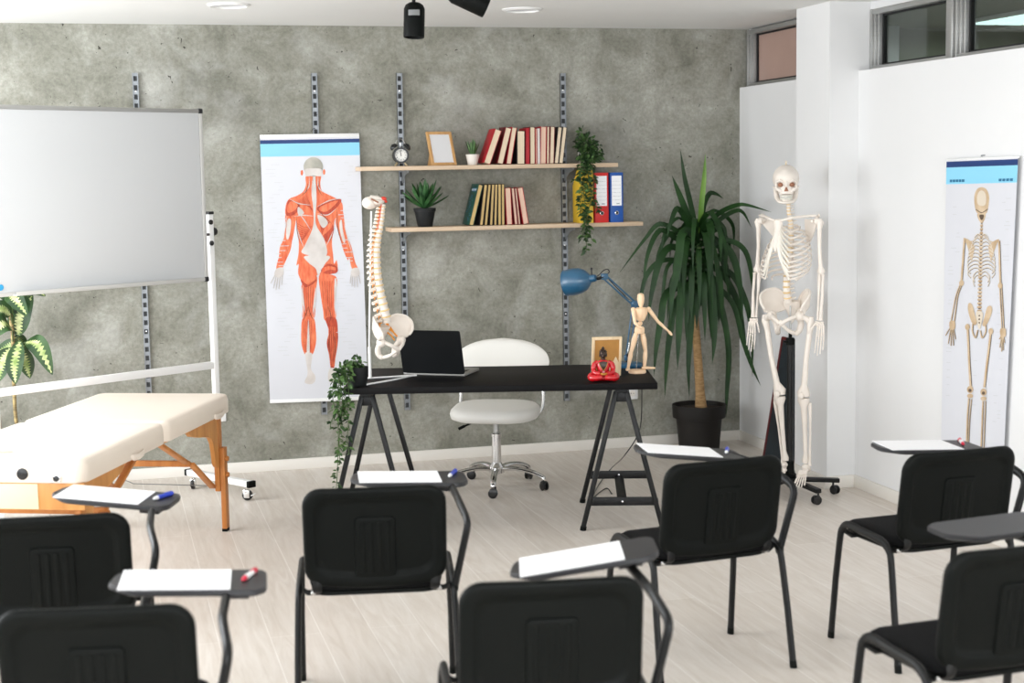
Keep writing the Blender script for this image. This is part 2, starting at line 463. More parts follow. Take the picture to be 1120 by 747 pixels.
# left wall with three big window openings (out of view; lets the daylight in)
WIN_L = [(-1.6, 1.4), (2.0, 5.2), (5.9, 9.0)]
m = MB()
X0 = LEFT_X-0.1
m.box((X0, (FRONT_Y+BACK_Y)/2, 0.35), (0.2, BACK_Y-FRONT_Y, 0.7))
m.box((X0, (FRONT_Y+BACK_Y)/2, (2.55+CEIL_Z)/2), (0.2, BACK_Y-FRONT_Y, CEIL_Z-2.55))
ys = [FRONT_Y]+[v for w in WIN_L for v in w]+[BACK_Y]
for a, b in zip(ys[0::2], ys[1::2]):
    m.box((X0, (a+b)/2, 1.625), (0.2, b-a, 1.85))
struct(m.build('wall_left', 'white_wall'))
m = MB(); m.box(((LEFT_X-0.2+4.32)/2, FRONT_Y-0.1, CEIL_Z/2), (4.52-LEFT_X, 0.2, CEIL_Z)); struct(m.build('wall_front', 'white_wall'))
# skirting boards
m = MB(); m.box(((LEFT_X+RIGHT_X)/2, BACK_Y-0.008, 0.034), (RIGHT_X-LEFT_X, 0.016, 0.068), bev=0.003); struct(m.build('baseboard_back', 'skirting'))
m = MB(); m.box((RIGHT_X-0.008, (8.27+BACK_Y-0.016)/2, 0.034), (0.016, BACK_Y-0.016-8.27, 0.068), bev=0.003)
struct(m.build('baseboard_recess', 'skirting'))
m = MB(); m.box((RIGHT_X-0.008, (FRONT_Y+7.834)/2, 0.036), (0.016, 7.834-FRONT_Y, 0.072), bev=0.003); struct(m.build('baseboard_right', 'skirting'))
m = MB(); m.box((4.066, 7.842, 0.036), (0.208, 0.016, 0.072), bev=0.003); m.box((3.972, 8.06, 0.036), (0.016, 0.42, 0.072), bev=0.003)
struct(m.build('baseboard_pillar', 'skirting'))

# ---- clerestory windows in the right wall
def clerestory(n, y0, y1, z0, z1, X, pane_mat, mull=True):
    w = MB(); t = 0.045
    w.box((X+0.03, (y0+y1)/2, z0+t/4), (0.07, y1-y0, t/2), bev=0.003)
    w.box((X+0.03, (y0+y1)/2, z1-t/3), (0.07, y1-y0, t/1.5), bev=0.003)
    for k in range(3):                                     # stepped jamb profile at the far side
        w.box((X+0.012*k+0.02, y1-0.012-0.021*k, (z0+z1)/2), (0.06, 0.018, z1-z0), bev=0.003)
    w.box((X+0.02, y0+0.03, (z0+z1)/2), (0.08, 0.06, z1-z0), bev=0.004)
    fr = w.build('window_%d' % n, 'alu'); struct(fr)
    g = MB(); a0, a1, b0, b1 = y0+0.058, y1-0.066, z0+0.022, z1-0.026
    for (ya, yb, za, zb) in ((a0, a1, b0, b0+0.013), (a0, a1, b1-0.013, b1), (a0, a0+0.012, b0, b1), (a1-0.012, a1, b0, b1)):
        g.box((X+0.045, (ya+yb)/2, (za+zb)/2), (0.02, yb-ya, zb-za))
    g.build('gasket', 'gasket', fr)
    p = MB(); p.box((X+0.05, (a0+a1)/2, (b0+b1)/2), (0.006, a1-a0, b1-b0)); p.build('pane', pane_mat, fr)
clerestory(1, 8.275, 9.473, 2.383, 2.755, 4.205, 'pink_pane')
clerestory(2, 6.97, 7.848, 2.383, 2.72, 4.235, 'glass')
clerestory(3, 4.02, 6.965, 2.383, 2.72, 4.235, 'glass')
m = MB(); m.box((4.275, 5.92, 2.742), (0.09, 3.86, 0.044), bev=0.003); o = m.build('trim_1', 'white_wall'); struct(o)
# neighbouring room seen through the clerestory panes
m = MB()
m.box((6.9, 9.6, 1.6), (5.0, 0.2, 3.2)); struct(m.build('wall_neighbour_back', 'green_wall'))
m = MB(); m.box((9.3, 5.5, 1.6), (0.2, 8.2, 3.2)); struct(m.build('wall_neighbour_right', 'green_wall'))
m = MB(); m.box((6.9, 1.5, 1.6), (5.0, 0.2, 3.2)); struct(m.build('wall_neighbour_front', 'green_wall'))
m = MB(); m.box((6.94, 5.5, 2.83), (4.9, 8.4, 0.1)); struct(m.build('ceiling_neighbour', 'green_wall'))
m = MB(); m.box((6.86, 5.5, -0.05), (4.9, 8.4, 0.1)); struct(m.build('floor_neighbour', 'green_wall'))
m = MB(); m.box((5.12, 9.42, 1.39), (0.26, 0.16, 2.78)); struct(m.build('wall_neighbour_column', 'white_wall'))
# recessed light panel in the neighbouring ceiling
t = thing('ceiling_light_panel', 'lit ceiling light panel seen through the rightmost high window', 'ceiling light', (5.95, 8.45, 2.75))
m = MB(); m.box((0, 0, 0.012), (1.0, 0.84, 0.024), bev=0.003); m.build('housing', 'white_metal', t)
m = MB()
for i in range(5):
    for j in range(4): m.box((-0.38+0.19*i, -0.3+0.2*j, -0.004), (0.17, 0.18, 0.008), bev=0.003)
m.build('diffuser', emit_mat('lit_diffuser', (214,238,236), 1.6), t)

# ---- ceiling: recessed discs and two black spotlights
for (px, py, lab) in ((250, 5, 'flat white recessed ceiling light near the left end of the concrete wall'),
                      (571, 10, 'flat white recessed ceiling light above the red books')):
    p = at_z(px, py, CEIL_Z)
    t = thing('recessed_ceiling_light', lab, 'ceiling light', (p.x, p.y, CEIL_Z), group='recessed ceiling lights')
    m = MB(); m.lathe([(0.115, 0), (0.115, -0.004), (0.098, -0.012), (0.092, -0.004)], n=32, cap0=False, cap1=False); m.build('ring', 'white_metal', t)
    m = MB(); m.lathe([(0.092, -0.004), (0.05, -0.003), (0.001, -0.003)], n=32, cap0=False, cap1=False); m.build('lens', 'board_white', t)

def spotlight(lab, base, head, axis, r, ln, sticker):
    t = thing('spotlight', lab, 'spotlight', base, group='black ceiling spotlights')
    hl = V(head)-V(base)
    m = MB(); m.lathe([(0.05, 0), (0.05, -0.018), (0.02, -0.024)], n=24); m.build('mount', 'black_tube', t)
    m = MB(); m.cyl((0, 0, -0.02), (0, 0, hl.z+0.02), 0.009, n=10); m.tube([(0, 0, hl.z+0.02), (hl.x*0.5, hl.y*0.5, hl.z+0.01), hl], 0.009, 8)
    m.build('stem', 'black_tube', t)
    R = T3(*hl) @ frame_to(axis)
    m = MB(R); L = ln/2
    m.lathe([(0.001, -L), (r*0.55, -L+0.002), (r*0.85, -L+r*0.25), (r, -L+r*0.6), (r, L-0.006), (r*0.97, L), (r*0.86, L), (r*0.8, L-0.03), (0.001, L-0.035)], n=28, cap0=False, cap1=False)
    m.build('lamp_body', 'black_plastic', t)
    if sticker:
        m = MB(T3(hl.x, hl.y, hl.z)); d = V((-hl.x-base[0], -base[1], 0)).normalized()
        s = V((-d.y, d.x, 0)); c = d*(r+0.0012)
        rows = []
        for zz in (0.012, 0.038):
            rows.append([(d*math.cos(a)+s*math.sin(a))*(r+0.0012)+V((0, 0, zz+0.006)) for a in (-0.55, -0.28, 0, 0.28, 0.55)])
        m.strip(rows); m.build('sticker', 'grey_label', t)
p = at_y(453, 22, 7.2)
spotlight('black cylindrical spotlight pointing down from the ceiling, with a small grey sticker', (p.x, 7.2, CEIL_Z), (p.x, 7.2, p.z), (-0.06, -0.08, -1), 0.05, 0.165, True)
p = at_y(512, -1, 7.0)
spotlight('black cylindrical spotlight tilted to the right, partly cut off by the top of the picture', (p.x-0.03, 7.0, CEIL_Z), (p.x, 7.0, p.z), (0.9, -0.1, -0.42), 0.05, 0.19, False)

# ---- wall outlets
def outlet(lab, px, py, Y, w=0.08, h=0.08):
    p = at_y(px, py, Y); t = thing('power_outlet', lab, 'power outlet', (p.x, BACK_Y, p.z))
    m = MB(); m.box((0, -0.006, 0), (w, 0.012, h), bev=0.004); m.build('cover_plate', 'white_metal', t)
    m = MB(); m.lathe([(0.02, 0), (0.02, 0.003), (0.017, 0.003), (0.016, -0.004), (0.001, -0.004)], T3(0, -0.0125, 0) @ Rx(PI/2), n=20)
    m.build('socket', 'skirting', t)
    m = MB()
    for s in (-1, 1): m.cyl((s*0.008, -0.011, 0), (s*0.008, -0.0135, 0), 0.003, n=8)
    m.build('hole', 'slot', t)
outlet('white power outlet on the concrete wall behind the whiteboard leg', 240, 454, BACK_Y)
outlet('white power outlet on the concrete wall under the right end of the desk', 691, 430, BACK_Y)

# ---- slotted wall uprights
def upright(lab, x):
    t = thing('wall_upright', lab, 'shelf upright', (x, BACK_Y, 0.34), group='slotted steel uprights on the concrete wall')
    H = 2.474-0.34
    m = MB(); m.box((0, -0.006, H/2), (0.034, 0.012, H)); m.box((-0.0157, -0.012, H/2), (0.0026, 0.024, H)); m.box((0.0157, -0.012, H/2), (0.0026, 0.024, H))
    m.mat(1); k = int(H/0.0545)
    for i in range(k):
        m.box((0, -0.0124, 0.03+0.0545*i), (0.021, 0.0012, 0.030))
    m.mat(2)
    for z in (0.09, 0.55, 1.0, 1.5, 2.0): m.lathe([(0.006, 0), (0.0045, 0.003), (0.001, 0.0035)], T3(0, -0.0125, z+0.026) @ Rx(PI/2), n=12)
    m.build('channel', ['rail', 'slot', 'chrome'], t)
upright('slotted steel upright on the concrete wall behind the whiteboard', 0.241)
upright('slotted steel upright on the concrete wall behind the muscle chart', 1.316)
upright('slotted steel upright holding the left ends of the two shelves', 1.850)
upright('slotted steel upright holding the right ends of the two shelves', 2.922)

# ---- the two shelves
def shelf(lab, x0, x1, ztop, th):
    t = thing('wall_shelf', lab, 'shelf', ((x0+x1)/2, 9.36, ztop-th), group='birch wall shelves')
    m = MB(); m.box((0, 0, th/2), (x1-x0, 0.225, th), bev=0.002); m.build('board', 'shelf', t)
    for x in (1.850, 2.922):
        b = MB(); q = x-(x0+x1)/2
        T = T3(q-0.002, 0.113, 0) @ Matrix(((0,0,1,0),(-1,0,0,0),(0,1,0,0),(0,0,0,1)))
        b.prism([(0, -0.0005), (0.2, -0.0005), (0.2, -0.014), (0.11, -0.03), (0.0, -0.085)], 0.004, T)
        b.box((q, 0.013, -0.002), (0.016, 0.2, 0.003))
        b.build('bracket', 'rail', t)
shelf('upper birch wall shelf holding the clock and the red books', 1.554, 3.211, 1.894, 0.026)
shelf('lower birch wall shelf holding the agave and the ring binders', 1.734, 3.378, 1.515, 0.026)
SH1, SH2 = 1.894, 1.515
# ------------------------------------------------------------------ books
SHY = 9.265                                                # front line of things on the shelves
def z2(x, y): return (500+x/5.744, 130+y/5.744)            # close-up frame of the book rows
def book(lab, group, ztop, xb, thick, h, lean, cover, page, d=0.165, ydep=SHY, cov=0.0028, spine_out=False, extra=None):
    """xb: world x of the lower left corner; lean: degrees, + leans to the right"""
    t = thing('book', lab, 'book', (xb, ydep+d/2, ztop), group=group)
    a = math.radians(lean)
    # pivot on the corner that touches the shelf
    if a >= 0: R = T3(thick, 0, 0) @ Ry(a) @ T3(-thick, 0, 0)
    else: R = Ry(a)
    m = MB(R)
    m.box((cov/2, 0, h/2), (cov, d, h), bev=0.0008)
    m.box((thick-cov/2, 0, h/2), (cov, d, h), bev=0.0008)
    sy = -d/2+cov/2 if spine_out else d/2-cov/2
    m.box((thick/2, sy, h/2), (thick, cov, h), bev=0.0008)
    m.build('cover', cover, t)
    m = MB(R)
    m.box((thick/2, (0.003 if spine_out else -0.001), h/2), (thick-2*cov-0.0004, d-2*cov-0.004, h-0.007))
    m.build('page_block', page, t)
    if extra: extra(t, R, thick, d, h)
    return t
M['page_cream'] = mat('cream_pages', (226,208,180), 0.85, vary=0.05, nscale=260, stretch=(1,0.02,0.02))
M['page_pink'] = mat('pinkish_pages', (222,190,168), 0.85, vary=0.05, nscale=260, stretch=(1,0.02,0.02))
M['page_white'] = mat('pale_pages', (222,212,204), 0.85, vary=0.05, nscale=260, stretch=(1,0.02,0.02))
M['page_gold'] = mat('yellowed_pages', (206,176,118), 0.85, vary=0.05, nscale=260, stretch=(1,0.02,0.02))
M['cv_red'] = mat('red_book_cloth', (170,18,32), 0.5, vary=0.06, nscale=60)
M['cv_dkred'] = mat('dark_red_book_cloth', (112,18,26), 0.55, vary=0.08, nscale=60)
M['cv_black'] = mat('black_book_cloth', (34,28,28), 0.6)
M['cv_green'] = mat('green_book_cloth', (18,62,54), 0.5, rgb2=(24,78,64), nscale=40)
M['cv_olive'] = mat('olive_book_cloth', (58,52,30), 0.6)
M['cv_white'] = mat('white_book_cover', (214,210,210), 0.5)
def xs(zx, zy=295): return at_y(*z2(zx, zy), SHY).x
U = 'books in the row on the upper shelf'; Lg = 'books in the row on the lower shelf'
S = 0.00101                                                # metres per close-up pixel at the shelf
up = [ # zx, thick, h, lean, cover, page, d, label
 (166, 42, 0.224, 20.5, 'cv_red', 'page_cream', 0.165, 'red book leaning at the left end of the upper row, front cover showing'),
 (251, 38, 0.232, 15, 'cv_dkred', 'page_cream', 0.165, 'thick leaning red book with cream page edges, second from the left on the upper shelf'),
 (308, 32, 0.232, 10.5, 'cv_red', 'page_cream', 0.165, 'leaning red book third from the left on the upper shelf'),
 (377, 50, 0.209, 1.0, 'cv_black', 'page_cream', 0.150, 'shortest and thickest book on the upper shelf, dark cover and broad cream page edges'),
 (432, 25, 0.226, 0.8, 'cv_red', 'page_cream', 0.165, 'red book with its plain red spine turned out, right of the short thick dark book'),
 (459, 33, 0.233, 0.5, 'cv_dkred', 'page_cream', 0.165, 'upright cream paged book just right of the red spine on the upper shelf'),
 (493, 12, 0.224, 0.3, 'cv_red', 'page_pink', 0.160, 'thin red book with pinkish pages left of the pale slim one on the upper shelf'),
 (506, 16, 0.224, 0.3, 'cv_white', 'page_white', 0.160, 'slim pale grey-white book in the middle of the right half of the upper row'),
 (523, 38, 0.234, 1.5, 'cv_red', 'page_pink', 0.168, 'upright red book with pinkish pages right of the slim pale one'),
 (562, 18, 0.234, 1.5, 'cv_dkred', 'page_cream', 0.165, 'thin cream paged book fourth from the right end of the upper row'),
 (581, 29, 0.234, 2.3, 'cv_dkred', 'page_cream', 0.165, 'cream paged book third from the right end of the upper row'),
 (611, 27, 0.231, 7.0, 'cv_black', 'page_cream', 0.165, 'leaning dark covered book second from the right end of the upper row'),
 (639, 28, 0.231, 7.6, 'cv_black', 'page_cream', 0.165, 'leaning dark covered book at the right end of the upper row'),
]
for zx, th, h, ln, cv, pg, d, lab in up:
    book(lab, U, SH1, xs(zx), th*S, h, ln, cv, pg, d, spine_out=(zx == 432))
def green_cover(t, R, th, d, h):                           # pale decoration on the green front cover
    m = MB(R)
    rnd = random.Random(3)
    m.box((-0.0004, -0.01, h*0.86), (0.0012, 0.10, 0.022))
    for i in range(16):
        m.box((-0.0004, -d*0.36+0.006+rnd.random()*0.11, 0.03+i*0.0105), (0.001, 0.012+rnd.random()*0.03, 0.004))
    m.build('cover_print', 'print_teal', t)
    m = MB(R)
    for i in range(7): m.box((-0.0006, -0.058+i*0.017, h*0.86), (0.0012, 0.010, 0.012))
    m.build('cover_lettering', 'print_light', t)
lo = [
 (74, 28, 0.262, 15, 'cv_green', 'page_gold', 0.185, 'green book with a decorated cover leaning at the left end of the lower row', green_cover),
 (141, 22, 0.258, 7.6, 'cv_black', 'page_gold', 0.175, 'thin yellow-paged dark book leaning right of the green one on the lower shelf', None),
 (171, 19, 0.258, 6.6, 'cv_olive', 'page_gold', 0.175, 'second of the six thin yellow-paged books counted from the green one', None),
 (204, 20, 0.258, 4.1, 'cv_black', 'page_gold', 0.175, 'third of the six thin yellow-paged books counted from the green one', None),
 (231, 19, 0.258, 2.5, 'cv_black', 'page_gold', 0.175, 'fourth of the six thin yellow-paged books counted from the green one', None),
 (257, 21, 0.258, 0.9, 'cv_olive', 'page_gold', 0.175, 'fifth of the six thin yellow-paged books counted from the green one', None),
 (280, 20, 0.258, 0.6, 'cv_olive', 'page_gold', 0.175, 'sixth of the six thin yellow-paged books, beside the red-edged pale one', None),
 (312, 37, 0.234, -2.0, 'cv_red', 'page_pink', 0.165, 'red covered pale paged book fourth from the right end of the lower row', None),
 (362, 20, 0.232, -4.8, 'cv_dkred', 'page_pink', 0.165, 'thin pale paged book leaning left, third from the right end of the lower row', None),
 (385.5, 15, 0.232, -5.3, 'cv_dkred', 'page_pink', 0.165, 'thinnest pale paged book leaning left, second from the right end of the lower row', None),
 (416, 36, 0.233, -8.8, 'cv_red', 'page_pink', 0.165, 'thick red covered book leaning left at the right end of the lower row', None),
]
for zx, th, h, ln, cv, pg, d, lab, ex in lo:
    book(lab, Lg, SH2, xs(zx, 667), th*S, h, ln, cv, pg, d, extra=ex)

# ------------------------------------------------------------------ binders and magazine file
p = at_y(634, 245.2, 9.27)
t = thing('magazine_file', 'yellow cardboard magazine file half hidden by the trailing plant on the lower shelf', 'magazine file', (p.x, 9.262, SH2), math.radians(-4))
W, D, H, c = 0.088, 0.19, 0.335, 0.003
side = [(0, 0), (D, 0), (D, 0.235), (0.075, H), (0, H)]
A = Matrix(((0,0,1,0),(1,0,0,0),(0,1,0,0),(0,0,0,1)))        # polygon x -> depth, y -> height
m = MB(); m.prism(side, c, A); m.prism(side, c, T3(W-c, 0, 0) @ A)
m.box((W/2, c/2, H/2), (W-2*c, c, H)); m.box((W/2, D-c/2, 0.118), (W-2*c, c, 0.235)); m.box((W/2, D/2, c/2), (W-2*c, D-2*c, c))
m.build('box', 'yellow_card', t)
m = MB(); rim = [(0, H), (0.075, H), (D, 0.235)]
for x0 in (0, W-c):
    for a, b in zip(rim, rim[1:]): m.bar((x0+c/2, a[0], a[1]+0.0008), (x0+c/2, b[0], b[1]+0.0008), 0.0036, 0.0016)
m.build('cut_edge', 'yellow_in', t)
def binder(lab, px0, px1, cover, gpx):
    p0, p1 = at_y(px0, 244, 9.262), at_y(px1, 244, 9.262); w = p1.x-p0.x-0.004
    t = thing('ring_binder', lab, 'ring binder', (p0.x+0.002, 9.262, SH2), group='lever arch binders on the lower shelf')
    D, H, c = 0.2, 0.318, 0.003
    m = MB()
    m.box((w/2, c/2, H/2), (w, c, H), bev=0.001)
    m.box((c/2, D/2, H/2), (c, D, H), bev=0.001); m.box((w-c/2, D/2, H/2), (c, D, H), bev=0.001)
    m.build('cover', cover, t)
    m = MB(); m.box((w/2, 0.02+0.165/2, H/2), (w*0.55, 0.165, H-0.02)); m.build('pages', 'page_white', t)
    m = MB(); m.box((w/2, -0.0006, H*0.635), (w*0.74, 0.0012, H*0.60)); lb = m.build('spine_label', 'paper', t)
    m = MB()
    for i in range(6): m.box((w/2, -0.0014, H*(0.45+0.075*i)), (w*0.66, 0.0006, 0.0012))
    m.box((w*0.60, -0.0014, H*0.375), (w*0.24, 0.0006, 0.007))
    for i in range(3): m.box((w*(0.52+0.08*i), -0.0018, H*0.375), (0.002, 0.0006, 0.007))
    m.build('label_print', 'print_grey', lb)
    m = MB(); m.lathe([(0.0125, 0), (0.0125, 0.002), (0.0095, 0.003), (0.0095, 0.0)], T3(w/2, -0.0005, H*0.19) @ Rx(PI/2), n=24, cap0=False, cap1=False)
    m.build('finger_ring', 'chrome', t)
    m = MB(); m.lathe([(0.0096, 0.0008), (0.001, 0.0008)], T3(w/2, -0.0005, H*0.19) @ Rx(PI/2), n=24, cap0=False, cap1=True); m.build('finger_hole', 'slot', t)
binder('red lever arch binder with white spine label between the yellow file and the blue binder', 650.5, 666.3, 'red_card', None)
binder('blue lever arch binder with white spine label at the right end of the lower shelf', 667.2, 682.2, 'blue_card', None)

# ------------------------------------------------------------------ alarm clock
p = at_y(438.5, 171, 9.30)
t = thing('alarm_clock', 'small black twin-bell alarm clock at the left end of the upper shelf', 'alarm clock', (p.x, 9.31, SH1))
R0, CZ = 0.05, 0.067
AX = Rx(PI/2)                                               # local z -> -y (towards the room)
m = MB(T3(0, 0, CZ) @ AX); m.lathe([(0.001, -0.028), (R0*0.9, -0.026), (R0, -0.018), (R0, 0.016), (R0*0.97, 0.022), (R0*0.78, 0.022), (R0*0.76, 0.014)], n=36, cap0=False, cap1=False)
m.build('case', 'black_shiny', t)
m = MB(T3(0, 0, CZ) @ AX); m.lathe([(R0*0.78, 0.014), (0.001, 0.014)], n=36, cap0=False, cap1=False); fc = m.build('clock_face', 'clock_face', t)
m = MB(T3(0, -0.0146, CZ))
for i in range(60):
    a = PI/30*i; r = R0*0.69; big = i % 5 == 0
    m.box((r*math.sin(a), 0, r*math.cos(a)), (0.0016 if big else 0.0007, 0.0005, 0.005 if big else 0.003), Matrix.Rotation(a, 3, 'Y'))
m.build('minute_marks', 'black_shiny', fc)
def text_mesh(txt, size, T, material, parent, name):
    cu = bpy.data.curves.new(name, 'FONT'); cu.body = txt; cu.size = size; cu.align_x = 'CENTER'; cu.align_y = 'CENTER'; cu.extrude = 0.0004
    ob = bpy.data.objects.new(name, cu); COL.objects.link(ob)
    dg = bpy.context.evaluated_depsgraph_get(); me = bpy.data.meshes.new_from_object(ob.evaluated_get(dg))
    bpy.data.objects.remove(ob); me.transform(T); me.materials.clear(); me.materials.append(M[material])
    return me
bmn = bmesh.new()
for i in range(1, 13):
    a = PI/6*i; r = R0*0.55
    me = text_mesh(str(i), 0.0125, T3(r*math.sin(a), -0.0146, CZ+r*math.cos(a)) @ Rx(PI/2), 'black_shiny', fc, 'numerals')
    bmn.from_mesh(me); bpy.data.meshes.remove(me)
me = bpy.data.meshes.new('numerals'); bmn.to_mesh(me); bmn.free(); me.materials.append(M['black_shiny'])
o = bpy.data.objects.new('numerals', me); COL.objects.link(o); o.parent = fc
m = MB(T3(0, -0.0165, CZ))
for ang, ln, w in ((math.radians(-14), 0.028, 0.0022), (math.radians(-2), 0.035, 0.0016)):
    d = V((math.sin(ang), 0, math.cos(ang))); m.bar(d*-0.006, d*ln, w, 0.0008, up=(0,1,0))
m.ell((0, 0, 0), (0.003, 0.0015, 0.003)); m.build('hands', 'black_shiny', t)
for s in (-1, 1):
    a = math.radians(38*s); c = V((math.sin(a)*0.066, 0, CZ+math.cos(a)*0.064))
    m = MB(T3(*c) @ Ry(a)); m.lathe([(0.026, -0.006), (0.0255, 0.003), (0.020, 0.013), (0.009, 0.018), (0.003, 0.019), (0.003, 0.022), (0.001, 0.0225)], n=24, cap1=False); m.build('bell', 'black_shiny', t)
    m = MB(); m.tube([(s*0.02, 0, 0.026), (s*0.03, -0.004, 0.012), (s*0.036, -0.006, 0.004)], [0.005, 0.0055, 0.005], 10); m.ell((s*0.036, -0.006, 0.0055), 0.0055); m.build('foot', 'brass', t)
m = MB(); m.tube(smooth_path([(-0.034, 0, CZ+0.062), (-0.02, 0, CZ+0.092), (0.01, 0, CZ+0.098), (0.034, 0, CZ+0.064)], 6), 0.0022, 8); m.build('handle', 'chrome', t)
m = MB(); m.cyl((0, 0, CZ+0.048), (0, 0, CZ+0.075), 0.0022, n=8); m.ell((0, 0, CZ+0.076), (0.007, 0.003, 0.004)); m.build('hammer', 'chrome', t)

# ------------------------------------------------------------------ framed blank picture on the shelf
p = at_y(486, 182, 9.31)
t = thing('picture_frame', 'tilted wooden picture frame with a blank white sheet on the upper shelf', 'picture frame', (p.x+0.004, 9.33, SH1), math.radians(15))
def frame(t, w, h, bw, th, tilt, roll, wood, inside, back, strut_side=1):
    Rm = Ry(roll) @ Rx(-tilt)
    z0 = abs(math.sin(roll))*w/2
    Rm = T3(0, 0, z0) @ Rm
    m = MB(Rm)
    for a in ((-w/2+bw/2, 0, h/2, bw, h), (w/2-bw/2, 0, h/2, bw, h)): m.box((a[0], 0, a[2]), (a[3], th, a[4]), bev=0.002)
    m.box((0, 0, bw/2), (w-2*bw+0.002, th, bw), bev=0.002); m.box((0, 0, h-bw/2), (w-2*bw+0.002, th, bw), bev=0.002)
    m.build('frame', wood, t)
    m = MB(Rm); m.box((0, -th*0.12, h/2), (w-2*bw+0.002, 0.002, h-2*bw+0.002)); m.build('picture_sheet', inside, t)
    m = MB(Rm); m.box((0, th*0.2, h/2), (w-2*bw+0.002, 0.003, h-2*bw+0.002)); m.build('back_board', back, t)
    return Rm
Rm = frame(t, 0.175, 0.222, 0.018, 0.016, math.radians(19), math.radians(0), 'pine', 'photo_blank', 'mdf')
m = MB(); m.prism([(0.0, 0), (0.10, 0), (0.045, 0.14)], 0.003, T3(-0.055, 0.022, 0) @ Matrix(((0,0,1,0),(1,0,0,0),(0,1,0,0),(0,0,0,1)))); m.build('easel_strut', 'pine', t)

# ------------------------------------------------------------------ small potted plants on the shelves
def pot(t, r0, r1, h, rim, material, soil=True, n=32):
    m = MB(); m.lathe([(r0*0.97, 0), (r0, 0.002), (r1*0.985, h-rim), (r1*0.985+(0.004 if rim else 0), h-rim+0.001), (r1+(0.004 if rim else 0), h-0.002), (r1, h), (r1*0.92, h), (r1*0.86, h-0.02)], n=n, cap1=False)
    m.build('pot', material, t)
    if soil:
        m = MB(); m.lathe([(r1*0.88, h-0.014), (r1*0.5, h-0.009), (0.001, h-0.008)], n=20, cap0=False, cap1=False); m.build('soil', 'soil', t)
def rosette(m, c, n, L, w, elev, seed, curve=0.3, thick=True, e0=0.25):
    rnd = random.Random(seed)
    for i in range(n):
        f = i/n; a = i*2.39996+rnd.uniform(-.15, .15)
        e = elev[0]+(elev[1]-elev[0])*f; l = L*(0.78+0.3*rnd.random())
        dr = V((math.cos(a), math.sin(a), 0)); pts = []
        for k in range(7):
            s = k/6; ee = e+curve*s
            pts.append(V(c)+dr*(0.01+l*s*math.cos(ee))+V((0, 0, l*s*math.sin(ee)+0.004*i/n)))
        side = V((-dr.y, dr.x, 0))
        if thick:
            ups = V((0, 0, 1)); rows = []
            for k, p in enumerate(pts):
                s = k/6; ww = w*(e0+(1-e0)*math.sin(PI*min(1, (s*0.8+0.15)))) if s < 0.999 else w*0.04
                tan = (pts[min(k+1, 6)]-pts[max(0, k-1)]).normalized(); nr = side.cross(tan).normalized()
                if nr.z < 0: nr = -nr
                rows.append([p-side*ww+nr*ww*0.3, p-nr*ww*0.28, p+side*ww+nr*ww*0.3, p+nr*ww*0.12, p-side*ww+nr*ww*0.3])
            m.strip(rows)
        else: m.leaf(pts, w, side)
p = at_y(517, 181, 9.33)
t = thing('potted_succulent', 'small spiky succulent in a white pot between the frame and the red books', 'potted plant', (p.x, 9.33, SH1))
pot(t, 0.03, 0.043, 0.066, 0.0, 'pot_white')
m = MB(); rosette(m, (0, 0, 0.06), 17, 0.095, 0.0075, (1.05, 1.5), 5, 0.1); m.build('leaves', 'leaf_succ', t)
p = at_y(465, 248, 9.34)
t = thing('potted_agave', 'agave with pointed dark green leaves in a black pot on the lower shelf', 'potted plant', (p.x, 9.34, SH2))
pot(t, 0.046, 0.066, 0.117, 0.022, 'pot_black')
m = MB(); rosette(m, (0, 0, 0.118), 26, 0.175, 0.018, (0.35, 1.35), 11, 0.12); m.build('leaves', 'leaf_agave', t)

# ------------------------------------------------------------------ trailing plants
def trailing(t, vines, bush, leaf_l, leaf_w, seed, mats, density=1.0, stem_mat='stem'):
    rnd = random.Random(seed)
    groups = [MB() for _ in mats]; st = MB()
    def put(p, d, l):
        d = d.normalized(); g = groups[0] if rnd.random() < 0.62 else groups[-1]
        side = d.cross(V((rnd.uniform(-1, 1), rnd.uniform(-1, 1), rnd.uniform(0.2, 1)))).normalized()
        nrm = side.cross(d)
        pts = [p+d*(l*k/5)-V((0, 0, 0.25*l*(k/5)**2)) for k in range(6)]
        g.leaf(pts, leaf_w*l/leaf_l*0.95, side, 0.2, lambda t_: max(0.03, math.sin(PI*min(1, t_**0.8))**0.85))
    for vine in vines:
        path = smooth_path(vine, 10); st.tube(path, 0.0022, 5)
        acc = 0
        for i in range(1, len(path)):
            seg = (path[i]-path[i-1]); nl = seg.length/0.0085*density; acc += nl
            while acc > 1:
                acc -= 1; a = rnd.uniform(0, 2*PI); q = path[i-1]+seg*rnd.random()
                d = V((math.cos(a), math.sin(a)*0.8, rnd.uniform(-0.75, 0.35)))
                put(q+d*0.004, d, leaf_l*rnd.uniform(0.65, 1.1))
    for c, r, n in bush:
        for k in range(n):
            d = V((rnd.gauss(0, 1), rnd.gauss(0, 1), rnd.gauss(0, 1))).normalized(); q = V(c)+V((d.x*r[0], d.y*r[1], d.z*r[2]))*rnd.uniform(0.3, 1)
            if k % 6 == 0: st.tube([V(c)-V((0, 0, r[2]*0.7)), V(c)*0.4+q*0.6, q], 0.0016, 4)
            put(q, d+V((0, 0, 0.15)), leaf_l*rnd.uniform(0.7, 1.15))
    for g, mt in zip(groups, mats): g.build('foliage', mt, t)
    st.build('stems', stem_mat, t)
p = at_y(641, 182, 9.31)
t = thing('trailing_ivy', 'dark green trailing plant hanging from the right end of the upper shelf over the binders', 'potted plant', (p.x, 9.33, SH1))
pot(t, 0.036, 0.048, 0.07, 0.0, 'pot_white')
def vp(px, py, Y): return at_y(px, py, Y)-V((p.x, 9.33, SH1))
E1 = 9.225
